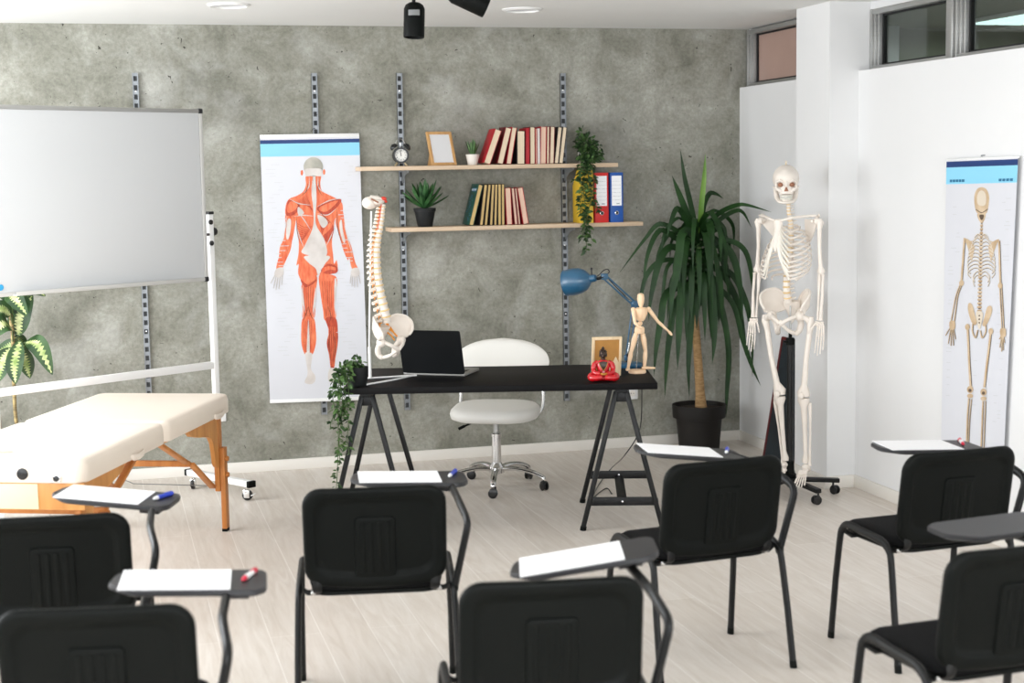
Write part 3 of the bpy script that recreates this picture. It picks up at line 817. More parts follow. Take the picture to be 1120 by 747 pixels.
vines = [[(0, 0, 0.07), vp(640, 172, 9.27), vp(640, 184, E1), vp(638, 205, E1), vp(640, 225, E1), vp(642, 252, E1), vp(641, 276, E1)],
         [(0.01, 0, 0.07), vp(648, 170, 9.27), vp(648, 186, E1), vp(650, 200, E1), vp(646, 220, E1), vp(643, 240, E1), vp(647, 262, E1)],
         [(-0.01, 0, 0.07), vp(636, 172, 9.27), vp(635, 186, E1), vp(636, 212, E1), vp(634, 225, E1), vp(640, 240, E1), vp(636, 262, E1)],
         [(0, 0, 0.07), vp(643, 172, 9.27), vp(643, 186, E1), vp(645, 206, E1), vp(652, 225, E1), vp(655, 231, E1)],
         [(0, 0, 0.07), vp(644, 172, 9.27), vp(638, 184, E1), vp(632, 194, E1), vp(627, 198, E1)]]
trailing(t, vines, [((0, -0.02, 0.115), (0.065, 0.05, 0.065), 170), ((0.01, -0.05, 0.06), (0.075, 0.03, 0.05), 120), ((-0.02, 0, 0.19), (0.025, 0.025, 0.04), 22), ((0.095, -0.01, 0.105), (0.03, 0.02, 0.012), 10), ((0, -0.08, 0.01), (0.06, 0.03, 0.05), 40)],
         0.036, 0.0105, 21, ['leaf_deep', 'leaf_mid'], 1.35)
# ------------------------------------------------------------------ anatomy wall charts
def chart_layers(place, off):
    """place(px,py,k) -> world point, lifted k layers off the sheet"""
    class L:                                                # prints are queued, then stacked a few hundredths of a millimetre apart
        def __init__(s): s.m = MB(); s.q = []
        def put(s, mi, layer, pts, faces): s.q.append((layer, len(s.q), mi, pts, faces))
        def blob(s, mi, pts, layer=1, smooth=5):
            P = [V((x, y, 0)) for x, y in pts]; Q = smooth_path(P, smooth, True) if smooth else P
            s.put(mi, layer, [(q.x, q.y) for q in Q], [tuple(range(len(Q)))])
        def ell(s, mi, cx, cy, rx, ry, layer=1, n=28):
            s.put(mi, layer, [(cx+rx*math.cos(2*PI*i/n), cy+ry*math.sin(2*PI*i/n)) for i in range(n)], [tuple(range(n))])
        def line(s, mi, pts, w, layer=2, smooth=5, taper=False):
            P = smooth_path([V((x, y, 0)) for x, y in pts], smooth) if smooth and len(pts) > 2 else [V((x, y, 0)) for x, y in pts]
            vs = []; k = len(P)
            for i, q in enumerate(P):
                d = (P[min(i+1, k-1)]-P[max(i-1, 0)]); d = d.normalized() if d.length else V((1, 0, 0)); n = V((-d.y, d.x, 0))
                ww = (w[0]+(w[1]-w[0])*i/(k-1)) if isinstance(w, tuple) else (w*(1-0.8*abs(2*i/(k-1)-1)) if taper else w)
                vs += [tuple((q+n*ww/2).xy), tuple((q-n*ww/2).xy)]
            s.put(mi, layer, vs, [(2*i, 2*i+1, 2*i+3, 2*i+2) for i in range(k-1)])
        def flush(s):
            for j, (layer, _, mi, pts, faces) in enumerate(sorted(s.q, key=lambda e: e[:2])):
                k = 0.5+j*0.025; s.m.mat(mi)
                s.m.add([p(k) if callable(p) else place(p[0], p[1], k) for p in pts], faces)
    return L()

# ---- muscle chart on the concrete wall
PY = 9.470
def A(x, y): return (280+x/4.983, 140+y/4.983)
def Bm(x, y): return (280+x/4.394, 280+y/4.394)
c = [at_y(*q, PY) for q in ((284.3,150.5), (392.8,148.6), (295.3,438.5), (402.8,434.8))]
t = thing('anatomy_chart', 'wall chart of the muscles of the human back hanging on the concrete wall', 'poster', (c[0].x, PY, c[0].z), group='anatomy wall charts')
def sheet(t, c, n, mats, nrm, th=0.0012, mi=0):
    m = MB(); rows = []
    for j in range(n+1):
        f = j/n; rows.append([c[0].lerp(c[2], f), c[0].lerp(c[1], 0.5).lerp(c[2].lerp(c[3], 0.5), f), c[1].lerp(c[3], f)])
    m.strip(rows); m.strip([[q-nrm*th for q in r] for r in rows])
    return m
nrm = V((0, -1, 0))
m = sheet(t, c, 8, None, nrm)
L = chart_layers(lambda x, y, k: at_y(x, y, PY-0.0006*k), 0)
L.m = m
def uv(u, v, k=1):
    return c[0].lerp(c[1], u).lerp(c[2].lerp(c[3], u), v)+nrm*0.0006*k
def band(mi, u0, v0, u1, v1, k=1):
    L.put(mi, k, [(lambda kk, a_=a_, b_=b_: uv(a_, b_, kk)) for a_, b_ in ((u0, v0), (u1, v0), (u1, v1), (u0, v1))], [(0, 1, 2, 3)])
band(1, 0, 0.010, 1, 0.024); band(2, 0, 0.024, 1, 0.072)
MU, MD, TE, HE, DK, GR = 3, 4, 5, 6, 7, 8
# torso, arms, legs (back view)
L.blob(MU, [A(275,258),A(272,310),A(258,345),A(225,368),A(182,386),A(163,420),A(163,478),A(212,492),A(222,540),A(232,600),A(232,680),A(220,747),Bm(205,40),Bm(203,85),Bm(225,125),Bm(262,132),Bm(294,92),Bm(330,92),Bm(370,85),Bm(392,70),Bm(388,20),A(425,740),A(420,690),A(414,620),A(424,545),A(432,495),A(470,470),A(470,412),A(440,385),A(392,362),A(358,340),A(350,300),A(350,258)])
L.blob(MU, [Bm(225,128),Bm(290,96),Bm(290,160),Bm(286,235),Bm(278,300),Bm(226,302),Bm(224,240),Bm(220,180)])
L.blob(MU, [Bm(303,95),Bm(345,88),Bm(388,105),Bm(384,180),Bm(378,235),Bm(384,300),Bm(332,310),Bm(322,260),Bm(310,180)])
L.blob(MU, [Bm(226,296),Bm(276,296),Bm(288,360),Bm(288,420),Bm(272,472),Bm(252,468),Bm(236,474),Bm(220,430),Bm(217,370)])
L.blob(MD, [Bm(334,300),Bm(384,300),Bm(394,370),Bm(392,430),Bm(378,510),Bm(374,545),Bm(360,545),Bm(352,480),Bm(340,420),Bm(350,360)])
L.blob(TE, [Bm(236,472),Bm(252,466),Bm(270,472),Bm(264,540),Bm(284,575),Bm(282,604),Bm(262,616),Bm(234,606),Bm(248,560)])
L.blob(TE, [Bm(356,540),Bm(378,542),Bm(386,575),Bm(384,606),Bm(352,604),Bm(346,570)])
L.blob(MU, [A(163,470),A(214,488),A(208,560),A(196,620),A(186,670),A(150,750),Bm(128,55),Bm(98,62),Bm(108,10),A(124,720),A(130,650),A(152,600),A(160,530)])
L.blob(MU, [A(434,500),A(470,450),A(482,510),A(492,580),A(518,640),A(540,730),Bm(488,58),Bm(462,62),Bm(448,10),A(500,720),A(474,660),A(452,580)])
for hand in (([ (98,62),(128,56),(132,88),(112,104),(88,94)], [((92,92),(70,132)),((97,97),(84,156)),((106,100),(96,164)),((116,98),(110,158)),((126,90),(124,140))]),
             ([ (462,62),(490,58),(498,88),(478,102),(456,92)], [((458,88),(452,132)),((465,95),(461,148)),((475,98),(474,152)),((484,96),(488,150)),((493,90),(502,132))])):
    L.blob(TE, [Bm(*q) for q in hand[0]], 2)
    for a, b in hand[1]: L.line(TE, [Bm(*a), Bm(*b)], (1.5, 1.0), 2, 0); L.line(GR, [Bm(*a), Bm(*b)], 0.35, 3, 0)
# deltoids, trapezius, latissimus, gluteus shapes
L.blob(MD, [A(182,392),A(235,412),A(230,450),A(200,476),A(166,474),A(166,425)], 2)
L.blob(MU, [A(190,400),A(226,416),A(214,446),A(176,462),A(172,428)], 3)
L.blob(MD, [A(335,430),A(400,396),A(462,388),A(452,420),A(395,470),A(350,462)], 2)
L.blob(MU, [A(348,432),A(410,404),A(448,398),A(390,452),A(352,452)], 3)
L.blob(MD, [A(352,500),A(410,520),A(424,545),A(416,590),A(392,624),A(362,590)], 2)
for k in range(4): L.line(MU, [A(360+4*k,585-10*k), A(390+5*k,560-14*k), A(412+3*k,535-8*k)], 1.6, 3)
L.blob(TE, [A(232,430),A(262,462),A(236,478),A(226,456)], 2)
L.blob(TE, [A(336,474),A(372,488),A(392,518),A(368,545),A(346,518)], 2)
for ln in ([A(184,388),A(236,412),A(300,420)], [A(206,482),A(260,476),A(312,480)], [A(334,428),A(398,396),A(462,384)], [A(334,466),A(390,474),A(436,440)], [A(236,470),A(262,500),A(300,560)], [A(222,540),A(240,600),A(262,655)], [A(420,560),A(404,600),A(384,640)], [A(168,480),A(160,540),A(140,630)], [A(478,520),A(500,600),A(526,690)], [Bm(226,140),Bm(222,220),Bm(228,300)], [Bm(288,150),Bm(284,230),Bm(276,300)], [Bm(386,140),Bm(378,230),Bm(384,300)], [A(290,262),A(288,320),A(262,352)], [A(338,262),A(340,320),A(366,352)]):
    L.line(TE, ln, 1.1, 3, 5, True)
L.blob(TE, [A(312,258),A(322,258),A(328,330),A(330,400),A(326,520),A(372,606),A(386,690),A(330,700),A(250,680),A(268,636),A(310,540),A(312,440),A(302,350)], 2)
L.blob(TE, [A(170,505),A(190,500),A(188,560),A(176,606),A(164,590)], 2)
L.blob(TE, [A(455,520),A(466,500),A(474,560),A(486,615),A(478,625),A(460,575)], 2)
L.blob(TE, [Bm(236,0),Bm(352,0),Bm(330,40),Bm(300,92),Bm(286,60),Bm(250,30)], 2)
L.blob(MU, [Bm(207,46),Bm(240,34),Bm(288,72),Bm(284,110),Bm(244,136),Bm(210,100)], 3)
L.blob(MD, [Bm(214,112),Bm(250,138),Bm(288,112),Bm(280,130),Bm(236,150)], 3)
L.blob(MD, [Bm(312,70),Bm(345,38),Bm(388,52),Bm(388,80),Bm(340,86)], 3)
for k in range(4): L.line(MU, [Bm(318,70-6*k+8), Bm(350,52-4*k+12), Bm(384,58-3*k+8)], 1.2, 4)
for x0, x1 in ((222, 232), (286, 276)): L.blob(TE, [Bm(x0,150),Bm(x1,230),Bm(x1-4 if x0 > 250 else x1+4,280),Bm(x0,210)], 2)
L.blob(TE, [Bm(378,110),Bm(388,130),Bm(382,230),Bm(376,200)], 2)
L.blob(TE, [Bm(244,470),Bm(252,300),Bm(258,470)], 3)
for ln in ([Bm(252,240),Bm(240,280),Bm(228,310)], [Bm(252,240),Bm(262,280),Bm(276,310)], [Bm(252,160),Bm(252,240)], [Bm(252,310),Bm(250,460)],
           [Bm(345,160),Bm(346,240)], [Bm(346,240),Bm(334,300)], [Bm(346,240),Bm(360,290),Bm(352,320)], [Bm(358,360),Bm(350,420),Bm(364,530)],
           [Bm(372,370),Bm(380,430),Bm(370,520)], [A(314,262),A(304,350)], [A(324,262),A(330,350)], [A(330,440),A(370,480),A(412,520)],
           [A(222,480),A(224,560),A(236,620)], [A(165,474),A(212,490)], [A(432,500),A(424,560)], [A(440,440),A(448,560),A(474,640)], [A(160,620),A(142,700)],
           [A(180,640),A(160,720)], [A(500,640),A(524,720)], [A(344,290),A(340,330),A(360,370)], [A(282,300),A(276,340),A(240,376)]):
    L.line(DK, ln, 0.75, 5, 5, True)
for k in range(9): L.line(MD, [A(224+3*k,520+14*k), A(262-2*k,540+10*k), A(306-4*k,536+6*k)], 0.5, 2)
for k in range(6): L.line(MD, [A(232+8*k,396-6*k), A(270+5*k,420), A(308,440+4*k)], 0.5, 2)
for k in range(5):
    L.line(MD, [Bm(232+8*k,310), Bm(228+9*k,380), Bm(238+5*k,460)], 0.5, 2); L.line(MD, [Bm(230+11*k,140+4*abs(k-2)), Bm(234+9*k,230), Bm(236+7*k,290)], 0.5, 2)
    L.line(MU, [Bm(350+8*k,340), Bm(350+9*k,420), Bm(360+4*k,530)], 0.6, 2); L.line(MD, [Bm(318+12*k,120), Bm(326+9*k,220), Bm(336+8*k,295)], 0.5, 2)
L.ell(MU, *A(250,244), 1.4, 3.0, 1); L.ell(MU, *A(371,240), 1.4, 3.0, 1)
L.ell(HE, *A(312,212), 10.6, 10.6, 2)
L.blob(TE, [A(268,225),A(312,220),A(356,225),A(352,262),A(312,258),A(274,262)], 3)
# leader lines and lines of small lettering beside the figure
rnd = random.Random(5)
for side in (-1, 1):
    for i in range(46):
        v = 0.10+0.74*i/46+rnd.uniform(-.004, .004)
        u = 0.5+side*(0.32+0.06*math.sin(i*0.9)+(0.04 if v < 0.45 else -0.02)); w = rnd.uniform(0.04, 0.10)
        band(9, u-w/2, v, u+w/2, v+0.0022, 1)
L.flush()
for fc_ in L.m.bm.faces: fc_.smooth = False
L.m.build('printed_sheet', ['poster_white','print_navy','print_sky','muscle','muscle_dk','tendon','head_pr','pr_dark','print_grey','print_light'], t, world=True, sharp=0, recalc=False)
for nm, a, b in (('top_batten', c[0], c[1]), ('bottom_batten', c[2], c[3])):
    m = MB(); d = V((0, 0.004, 0.006 if nm == 'top_batten' else -0.004)); m.bar(a+d, b+d, 0.011, 0.022, bev=0.002, up=(0, 0, 1)); m.build(nm, 'white_metal', t, world=True)
m = MB(); h = at_y(344, 146, PY); m.tube(smooth_path([h+V((-0.02, 0.004, 0.012)), h+V((0, 0.006, 0.032)), h+V((0.02, 0.004, 0.012))], 5), 0.0015, 6); m.cyl(h+V((0, 0.0, 0.03)), h+V((0, 0.018, 0.033)), 0.003, n=8)
m.build('hanging_loop', 'slot', t, world=True)

# ---- skeleton chart on the white right wall
PX = 4.138
def Ac(x, y): return (1020+x/4.53, 165+y/4.53)
def Bc(x, y): return (1020+x/4.15, 320+y/4.15)
c = [at_x(*q, PX) for q in ((1035.3,175.5), (1113.6,172.5), (1028.6,520), (1096.5,528))]
nrm = V((-1, 0, 0))
t = thing('anatomy_chart', 'wall chart of the skeleton seen from behind, hanging on the white right wall', 'poster', (PX, c[0].y, c[0].z), group='anatomy wall charts')
m = sheet(t, c, 8, None, nrm)
L = chart_layers(lambda x, y, k: at_x(x, y, PX-0.0006*k), 0); L.m = m
band(1, 0, 0.004, 1, 0.022); band(2, 0, 0.022, 1, 0.074)
for i in range(5): band(3, 0.06+0.045*i, 0.060, 0.06+0.045*i+0.036, 0.068, 2)
for i in range(4): band(3, 0.76+0.05*i, 0.061, 0.76+0.05*i+0.038, 0.069, 2)
BO, BD, BL = 4, 5, 6
L.blob(BO, [Ac(243,180),Ac(268,192),Ac(281,230),Ac(274,290),Ac(262,312),Ac(224,310),Ac(211,285),Ac(206,230),Ac(218,192)], 1)
L.blob(BL, [Ac(243,196),Ac(260,208),Ac(266,240),Ac(258,270),Ac(228,268),Ac(220,240),Ac(226,208)], 2)
L.line(BD, [Ac(214,290),Ac(243,306),Ac(274,288)], 0.8, 3)
L.blob(BO, [Ac(222,312),Ac(262,312),Ac(256,345),Ac(243,352),Ac(230,345)], 1); L.blob(BD, [Ac(232,318),Ac(254,318),Ac(248,340),Ac(238,340)], 2)
for i in range(26):                                        # vertebrae
    f = i/25; a, b = Ac(243,352), Bc(212,100); x = a[0]+(b[0]-a[0])*f; y = a[1]+(b[1]-a[1])*f
    w = 1.6+1.2*f
    L.ell(BO, x, y, w, 1.6, 2); L.ell(BD, x, y+1.5, w*0.55, 0.6, 3)
L.blob(BO, [Ac(152,432),Ac(178,440),Ac(206,470),Ac(204,500),Ac(192,545),Ac(180,500),Ac(168,462)], 2)
L.blob(BO, [Ac(330,438),Ac(306,446),Ac(278,470),Ac(280,505),Ac(290,545),Ac(302,505),Ac(318,462)], 2)
for s in (-1, 1):
    for i in range(12):                                    # ribs
        f = i/11; y0 = 420+i*18.5; ex = (26+44*math.sin(min(1, f*1.5+0.12)*PI/2))*(1 if i < 10 else 0.62); dr = 20+26*f
        pts = [Ac(241, y0), Ac(241+s*ex*0.5, y0-8), Ac(241+s*ex*0.95, y0+dr*0.4), Ac(241+s*ex*(0.92 if i < 8 else 0.75), y0+dr)]
        L.line(BD, [(x+0.2, y+0.6) for x, y in pts], 1.0, 1); L.line(BL, pts, 0.9, 3)
L.line(BO, [Ac(158,440),Ac(200,448),Ac(235,412)], 1.0, 2); L.line(BO, [Ac(326,444),Ac(288,450),Ac(248,412)], 1.0, 2)
def bone(pts, w, lay=3):
    L.line(BD, [(x+0.25, y) for x, y in pts], w+0.5, lay-1); L.line(BO, pts, w, lay)
bone([Ac(157,438),Ac(150,540),Ac(142,650)], 2.0); bone([Ac(328,445),Ac(332,560),Ac(335,665)], 2.0)
for dx in (-4, 5):
    bone([Ac(140+dx,660),Bc(108+dx,20),Bc(90+dx*1.6,130)], 1.0); bone([Ac(336+dx,672),Bc(311+dx,30),Bc(318+dx,165)], 1.0)
for q in (Ac(143,655), Ac(335,668)): L.ell(BO, *q, 2.6, 3.2, 4)
for base, tips in (((88,138), ((58,195),(70,232),(82,242),(94,240),(104,212))), ((318,172), ((302,212),(304,250),(312,268),(320,262),(326,228)))):
    L.blob(BO, [Bc(base[0]-11,base[1]-6),Bc(base[0]+12,base[1]-8),Bc(base[0]+13,base[1]+26),Bc(base[0]-8,base[1]+28)], 3)
    for tx, ty in tips: bone([Bc(base[0]+(tx-base[0])*0.25, base[1]+18), Bc(tx, ty)], 0.75)
L.blob(BO, [Bc(164,48),Bc(180,56),Bc(192,100),Bc(200,140),Bc(184,146),Bc(168,110),Bc(160,72)], 2)
L.blob(BO, [Bc(266,62),Bc(248,66),Bc(236,110),Bc(226,146),Bc(240,152),Bc(258,120),Bc(270,84)], 2)
L.blob(BL, [Bc(198,88),Bc(228,92),Bc(222,140),Bc(212,166),Bc(202,140)], 3)
for i in range(3): L.ell(BD, *Bc(212,105+16*i), 0.9, 0.9, 4)
for pts in ([Bc(182,142),Bc(180,175),Bc(194,205),Bc(204,170)], [Bc(240,148),Bc(240,180),Bc(224,205),Bc(216,172)]): bone(pts, 1.3)
bone([Bc(158,158),Bc(163,260),Bc(166,330),Bc(172,425)], 2.2); bone([Bc(264,172),Bc(254,260),Bc(244,340),Bc(234,430)], 2.2)
for q in (Bc(158,156), Bc(264,176)): L.ell(BO, *q, 2.6, 3.4, 4)
for q in (Bc(170,440), Bc(231,452)): L.ell(BO, *q, 3.4, 4.0, 4); L.ell(BD, q[0], q[1]+1, 1.8, 1.8, 5); L.ell(BO, q[0], q[1]+7, 3.2, 2.4, 4)
bone([Bc(164,480),Bc(158,560),Bc(154,680),Bc(150,790)], 1.6); bone([Bc(176,484),Bc(166,600),Bc(160,780)], 0.8)
bone([Bc(228,492),Bc(224,600),Bc(220,700),Bc(216,810)], 1.6); bone([Bc(240,492),Bc(236,600),Bc(228,800)], 0.8)
rnd = random.Random(9)
for i in range(60):
    v = 0.12+0.70*i/60; u = rnd.choice((0.14, 0.2, 0.84, 0.9, 0.62)) if v < 0.3 else rnd.choice((0.1, 0.84, 0.9, 0.52)); w = rnd.uniform(0.04, 0.09)
    band(7, u-w/2, v, u+w/2, v+0.0024, 1)
L.flush()
for fc_ in L.m.bm.faces: fc_.smooth = False
L.m.build('printed_sheet', ['poster_white','print_navy','print_sky','print_teal','bone_pr','bone_pr_dk','bone_pr_lt','print_light'], t, world=True, sharp=0, recalc=False)
for nm, a, b in (('top_batten', c[0], c[1]), ('bottom_batten', c[2], c[3])):
    m = MB(); m.bar(a+V((0.004, 0, 0.003)), b+V((0.004, 0, 0.003)), 0.01, 0.01, bev=0.002); m.build(nm, 'white_metal', t, world=True)
m = MB(); h = c[0].lerp(c[1], 0.5); m.cyl(h+V((0.0, 0, 0.017)), h+V((0.022, 0, 0.019)), 0.0025, n=8); m.tube([h+V((0.004, 0.012, 0.004)), h+V((0.004, 0, 0.017)), h+V((0.004, -0.012, 0.004))], 0.001, 5); m.build('hanging_nail', 'rail', t, world=True)
# ------------------------------------------------------------------ castor helper (local: wheel bottom at z=0)
def castor(parent, x, y, h, ang, r=0.027, w=0.011, name='castor', twin=True, material='black_shiny', brake=False):
    T = T3(x, y, 0) @ Rz(ang)
    m = MB(T)
    for s in ((-1, 1) if twin else (0,)):
        m.lathe([(0.001, -w/2), (r*0.7, -w/2), (r, -w/2+0.003), (r, w/2-0.003), (r*0.7, w/2), (0.001, w/2)], T3(s*0.013, 0, r) @ Ry(PI/2), n=24, cap0=False, cap1=False)
    m.mat(1)
    m.box((0, 0.004, r*1.55), (0.02 if twin else 0.028, r*1.3, r*0.9), bev=0.005)
    if not twin:
        for s in (-1, 1): m.box((s*0.013, 0, r*1.15), (0.003, r*1.1, r*1.3), bev=0.001)
    m.cyl((0, r*0.5, r*1.5), (0, r*0.5, h), 0.006, n=10)
    c = m.build(name, ['black_shiny', material], parent)
    if brake:
        b = MB(T); b.box((0, -r*1.15, r*1.1), (0.024, r*0.8, 0.006), Matrix.Rotation(-0.5, 3, 'X'), bev=0.002); b.build('brake_pedal', 'white_metal', c)
    return c

# ------------------------------------------------------------------ mobile whiteboard
WA = math.atan2(0.543, 0.84)
t = thing('mobile_whiteboard', 'large blank whiteboard on a white wheeled stand at the left edge', 'whiteboard', (0.605, 8.88, 0), WA)
XL = -1.39
m = MB(); m.box(((XL-0.02-0.068)/2, -0.034, 1.742), (abs(XL)-0.07, 0.014, 0.94), bev=0.002); brd = m.build('board', 'board_white', t)
x0, x1, zb, zt = XL-0.02, -0.066, 1.268, 2.217
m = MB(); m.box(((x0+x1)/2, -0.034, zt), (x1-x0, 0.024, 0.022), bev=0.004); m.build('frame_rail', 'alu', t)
m = MB(); m.box(((x0+x1)/2, -0.034, zb), (x1-x0, 0.024, 0.022), bev=0.004); m.build('frame_rail', 'alu_light', t)
for x in (x0, x1):
    m = MB(); m.box((x, -0.034, (zb+zt)/2), (0.022, 0.024, zt-zb-0.02), bev=0.004); m.build('frame_rail', 'alu_light', t)
for x in (x0, x1):
    for z in (zb, zt):
        m = MB(); m.box((x, -0.034, z), (0.03, 0.03, 0.03), bev=0.007); m.build('corner_cap', 'tablet', t)
m = MB(); m.box(((x0+x1)/2, -0.062, zb-0.004), (x1-x0-0.25, 0.05, 0.006), bev=0.002); m.box(((x0+x1)/2, -0.086, zb+0.004), (x1-x0-0.25, 0.004, 0.02), bev=0.001); 
m.build('pen_tray', 'alu_light', t)
for x in (0.0, XL):
    m = MB(); m.box((x, 0, 0.86), (0.034, 0.034, 1.55), bev=0.004); m.build('post', 'white_metal', t)
    m = MB(); m.box((x, 0.0, 0.098), (0.05, 0.60, 0.034), bev=0.004); m.build('foot_bar', 'white_metal', t)
    for y in (-0.30, 0.30):
        m = MB(); m.box((x, y*0.985, 0.098), (0.054, 0.022, 0.038), bev=0.004); m.build('end_cap', 'black_plastic', t)
        castor(t, x, y*0.86, 0.085, 0.5 if y < 0 else -0.9, r=0.031, w=0.02, twin=False, material='chrome', brake=(y < 0))
    s = 1 if x == 0 else -1
    m = MB()
    m.cyl((x, 0.0, 1.52), (x-s*0.056, -0.03, 1.52), 0.009, n=12)
    for z in (1.47, 1.59): m.lathe([(0.014, 0), (0.014, 0.008), (0.008, 0.012), (0.001, 0.013)], T3(x-s*0.006, -0.017, z) @ Rx(PI/2), n=18, cap1=False)
    m.box((x, 0, 1.643), (0.04, 0.04, 0.016), bev=0.004)
    m.build('pivot_bolts', 'black_shiny', t)
    m = MB(); m.lathe([(0.024, 0), (0.026, 0.008), (0.022, 0.022), (0.001, 0.024)], T3(x+s*0.017, 0, 1.535) @ Ry(s*PI/2), n=10, cap1=False)
    m.build('clamp_knob', 'black_shiny', t)
m = MB(); m.box((XL/2, 0, 0.765), (abs(XL)-0.034, 0.03, 0.042), bev=0.004); m.build('cross_rail', 'white_metal', t)
# blue magnet on the board
p = at_z(-2, 315, 1.31)
lx = None
RT = ROOT['mobile_whiteboard']
# slide along the board to the picture edge
dd = ray(0.5, 314.5); n = (RT.to_3x3() @ V((0, -1, 0))); p0 = RT @ V((0, -0.0415, 0))
hit = CAMP + dd*((p0-CAMP).dot(n)/dd.dot(n))
t2 = thing('round_magnet', 'round light blue magnet at the bottom left of the whiteboard', 'magnet', hit, WA)
m = MB(Rx(PI/2)); m.lathe([(0.015, 0), (0.016, 0.004), (0.013, 0.008), (0.001, 0.009)], n=24, cap1=False); m.build('magnet_body', 'magnet', t2)

# ------------------------------------------------------------------ massage table
MA = math.atan2(-0.39, 0.921)                               # local +y runs away from the camera along the table
t = thing('massage_table', 'cream padded folding massage table on orange wooden legs', 'massage table', (0.62, 8.0, 0), MA)
# local: right far corner = (0,0); table spans x -0.72..0, y -1.86..0, top at z 0.72
Wt, Lt, Zt = 0.72, 1.87, 0.722
def cushion(y0, y1, hole=False):
    m = MB(); w, l = Wt, y1-y0; h = 0.098; r = 0.03
    outl = rrect(w, l, 0.055, 6)
    def inset(d): return rrect(w-2*d, l-2*d, max(0.012, 0.055-d), 6)
    lv = [(0.004, -h), (0.0, -h+0.006), (0.0, -r), (0.0065, -0.0085), (0.014, -0.003), (r, -0.0004), (0.07, 0.0)]
    rings = [[V((p[0]-w/2, p[1]+(y0+y1)/2, Zt+z)) for p in inset(d)] for d, z in lv]
    k = len(rings[0])
    verts = [p for r_ in rings for p in r_]; faces = [tuple(range(k-1, -1, -1))]
    for i in range(len(rings)-1):
        for j in range(k): faces.append((i*k+j, i*k+(j+1) % k, (i+1)*k+(j+1) % k, (i+1)*k+j))
    top0 = (len(rings)-1)*k
    if not hole:
        faces.append(tuple(top0+j for j in range(k)))
    else:                                                  # face hole: a ring of quads from the outline to an oval recess
        cx, cy = hole; n = k
        base = len(verts)
        ov = []
        for (dx, dz, sc) in ((0, 0.0, 1.0), (0, -0.008, 0.92), (0, -0.04, 0.86), (0, -0.095, 0.84)):
            for j in range(k):
                q = rings[-1][j]; a = math.atan2((q.y-cy), (q.x-cx))
                ov.append(V((cx+0.082*sc*math.cos(a), cy+0.066*sc*math.sin(a), Zt+dz)))
        verts += ov
        for j in range(k): faces.append((top0+j, top0+(j+1) % k, base+(j+1) % k, base+j))
        for i in range(3):
            for j in range(k): faces.append((base+i*k+j, base+i*k+(j+1) % k, base+(i+1)*k+(j+1) % k, base+(i+1)*k+j))
        faces.append(tuple(base+3*k+j for j in range(k)))
    m.add(verts, faces)
    return m.build('cushion', 'cream_leather', t, sharp=60)
cushion(-Lt/2+0.0015, 0)
cnear = cushion(-Lt, -Lt/2-0.0015, (-0.375, -Lt+0.15))
# wooden frame under the cushions
zf = Zt-0.099
m = MB()
for y0, y1 in ((-Lt/2+0.006, -0.03), (-Lt+0.03, -Lt/2-0.006)):
    for x in (-0.10, -Wt+0.10): m.box((x, (y0+y1)/2, zf-0.02), (0.02, y1-y0, 0.04), bev=0.003)
    m.box((-Wt/2, y1-0.01, zf-0.02), (Wt-0.22, 0.02, 0.04), bev=0.003)
    m.box((-Wt/2, y0+0.01, zf-0.02), (Wt-0.22, 0.02, 0.04), bev=0.003)
m.build('apron', 'beech_x', t)
m = MB(); m.box((-Wt/2+0.02, -Lt+0.016, zf-0.055), (Wt-0.05, 0.022, 0.11), bev=0.003); eb = m.build('end_board', 'beech_x', t)
m = MB(); m.box((-Wt*0.55, -Lt+0.0035, zf-0.055), (Wt*0.54, 0.004, 0.104), bev=0.001); m.build('end_plate', 'cream_panel', eb)
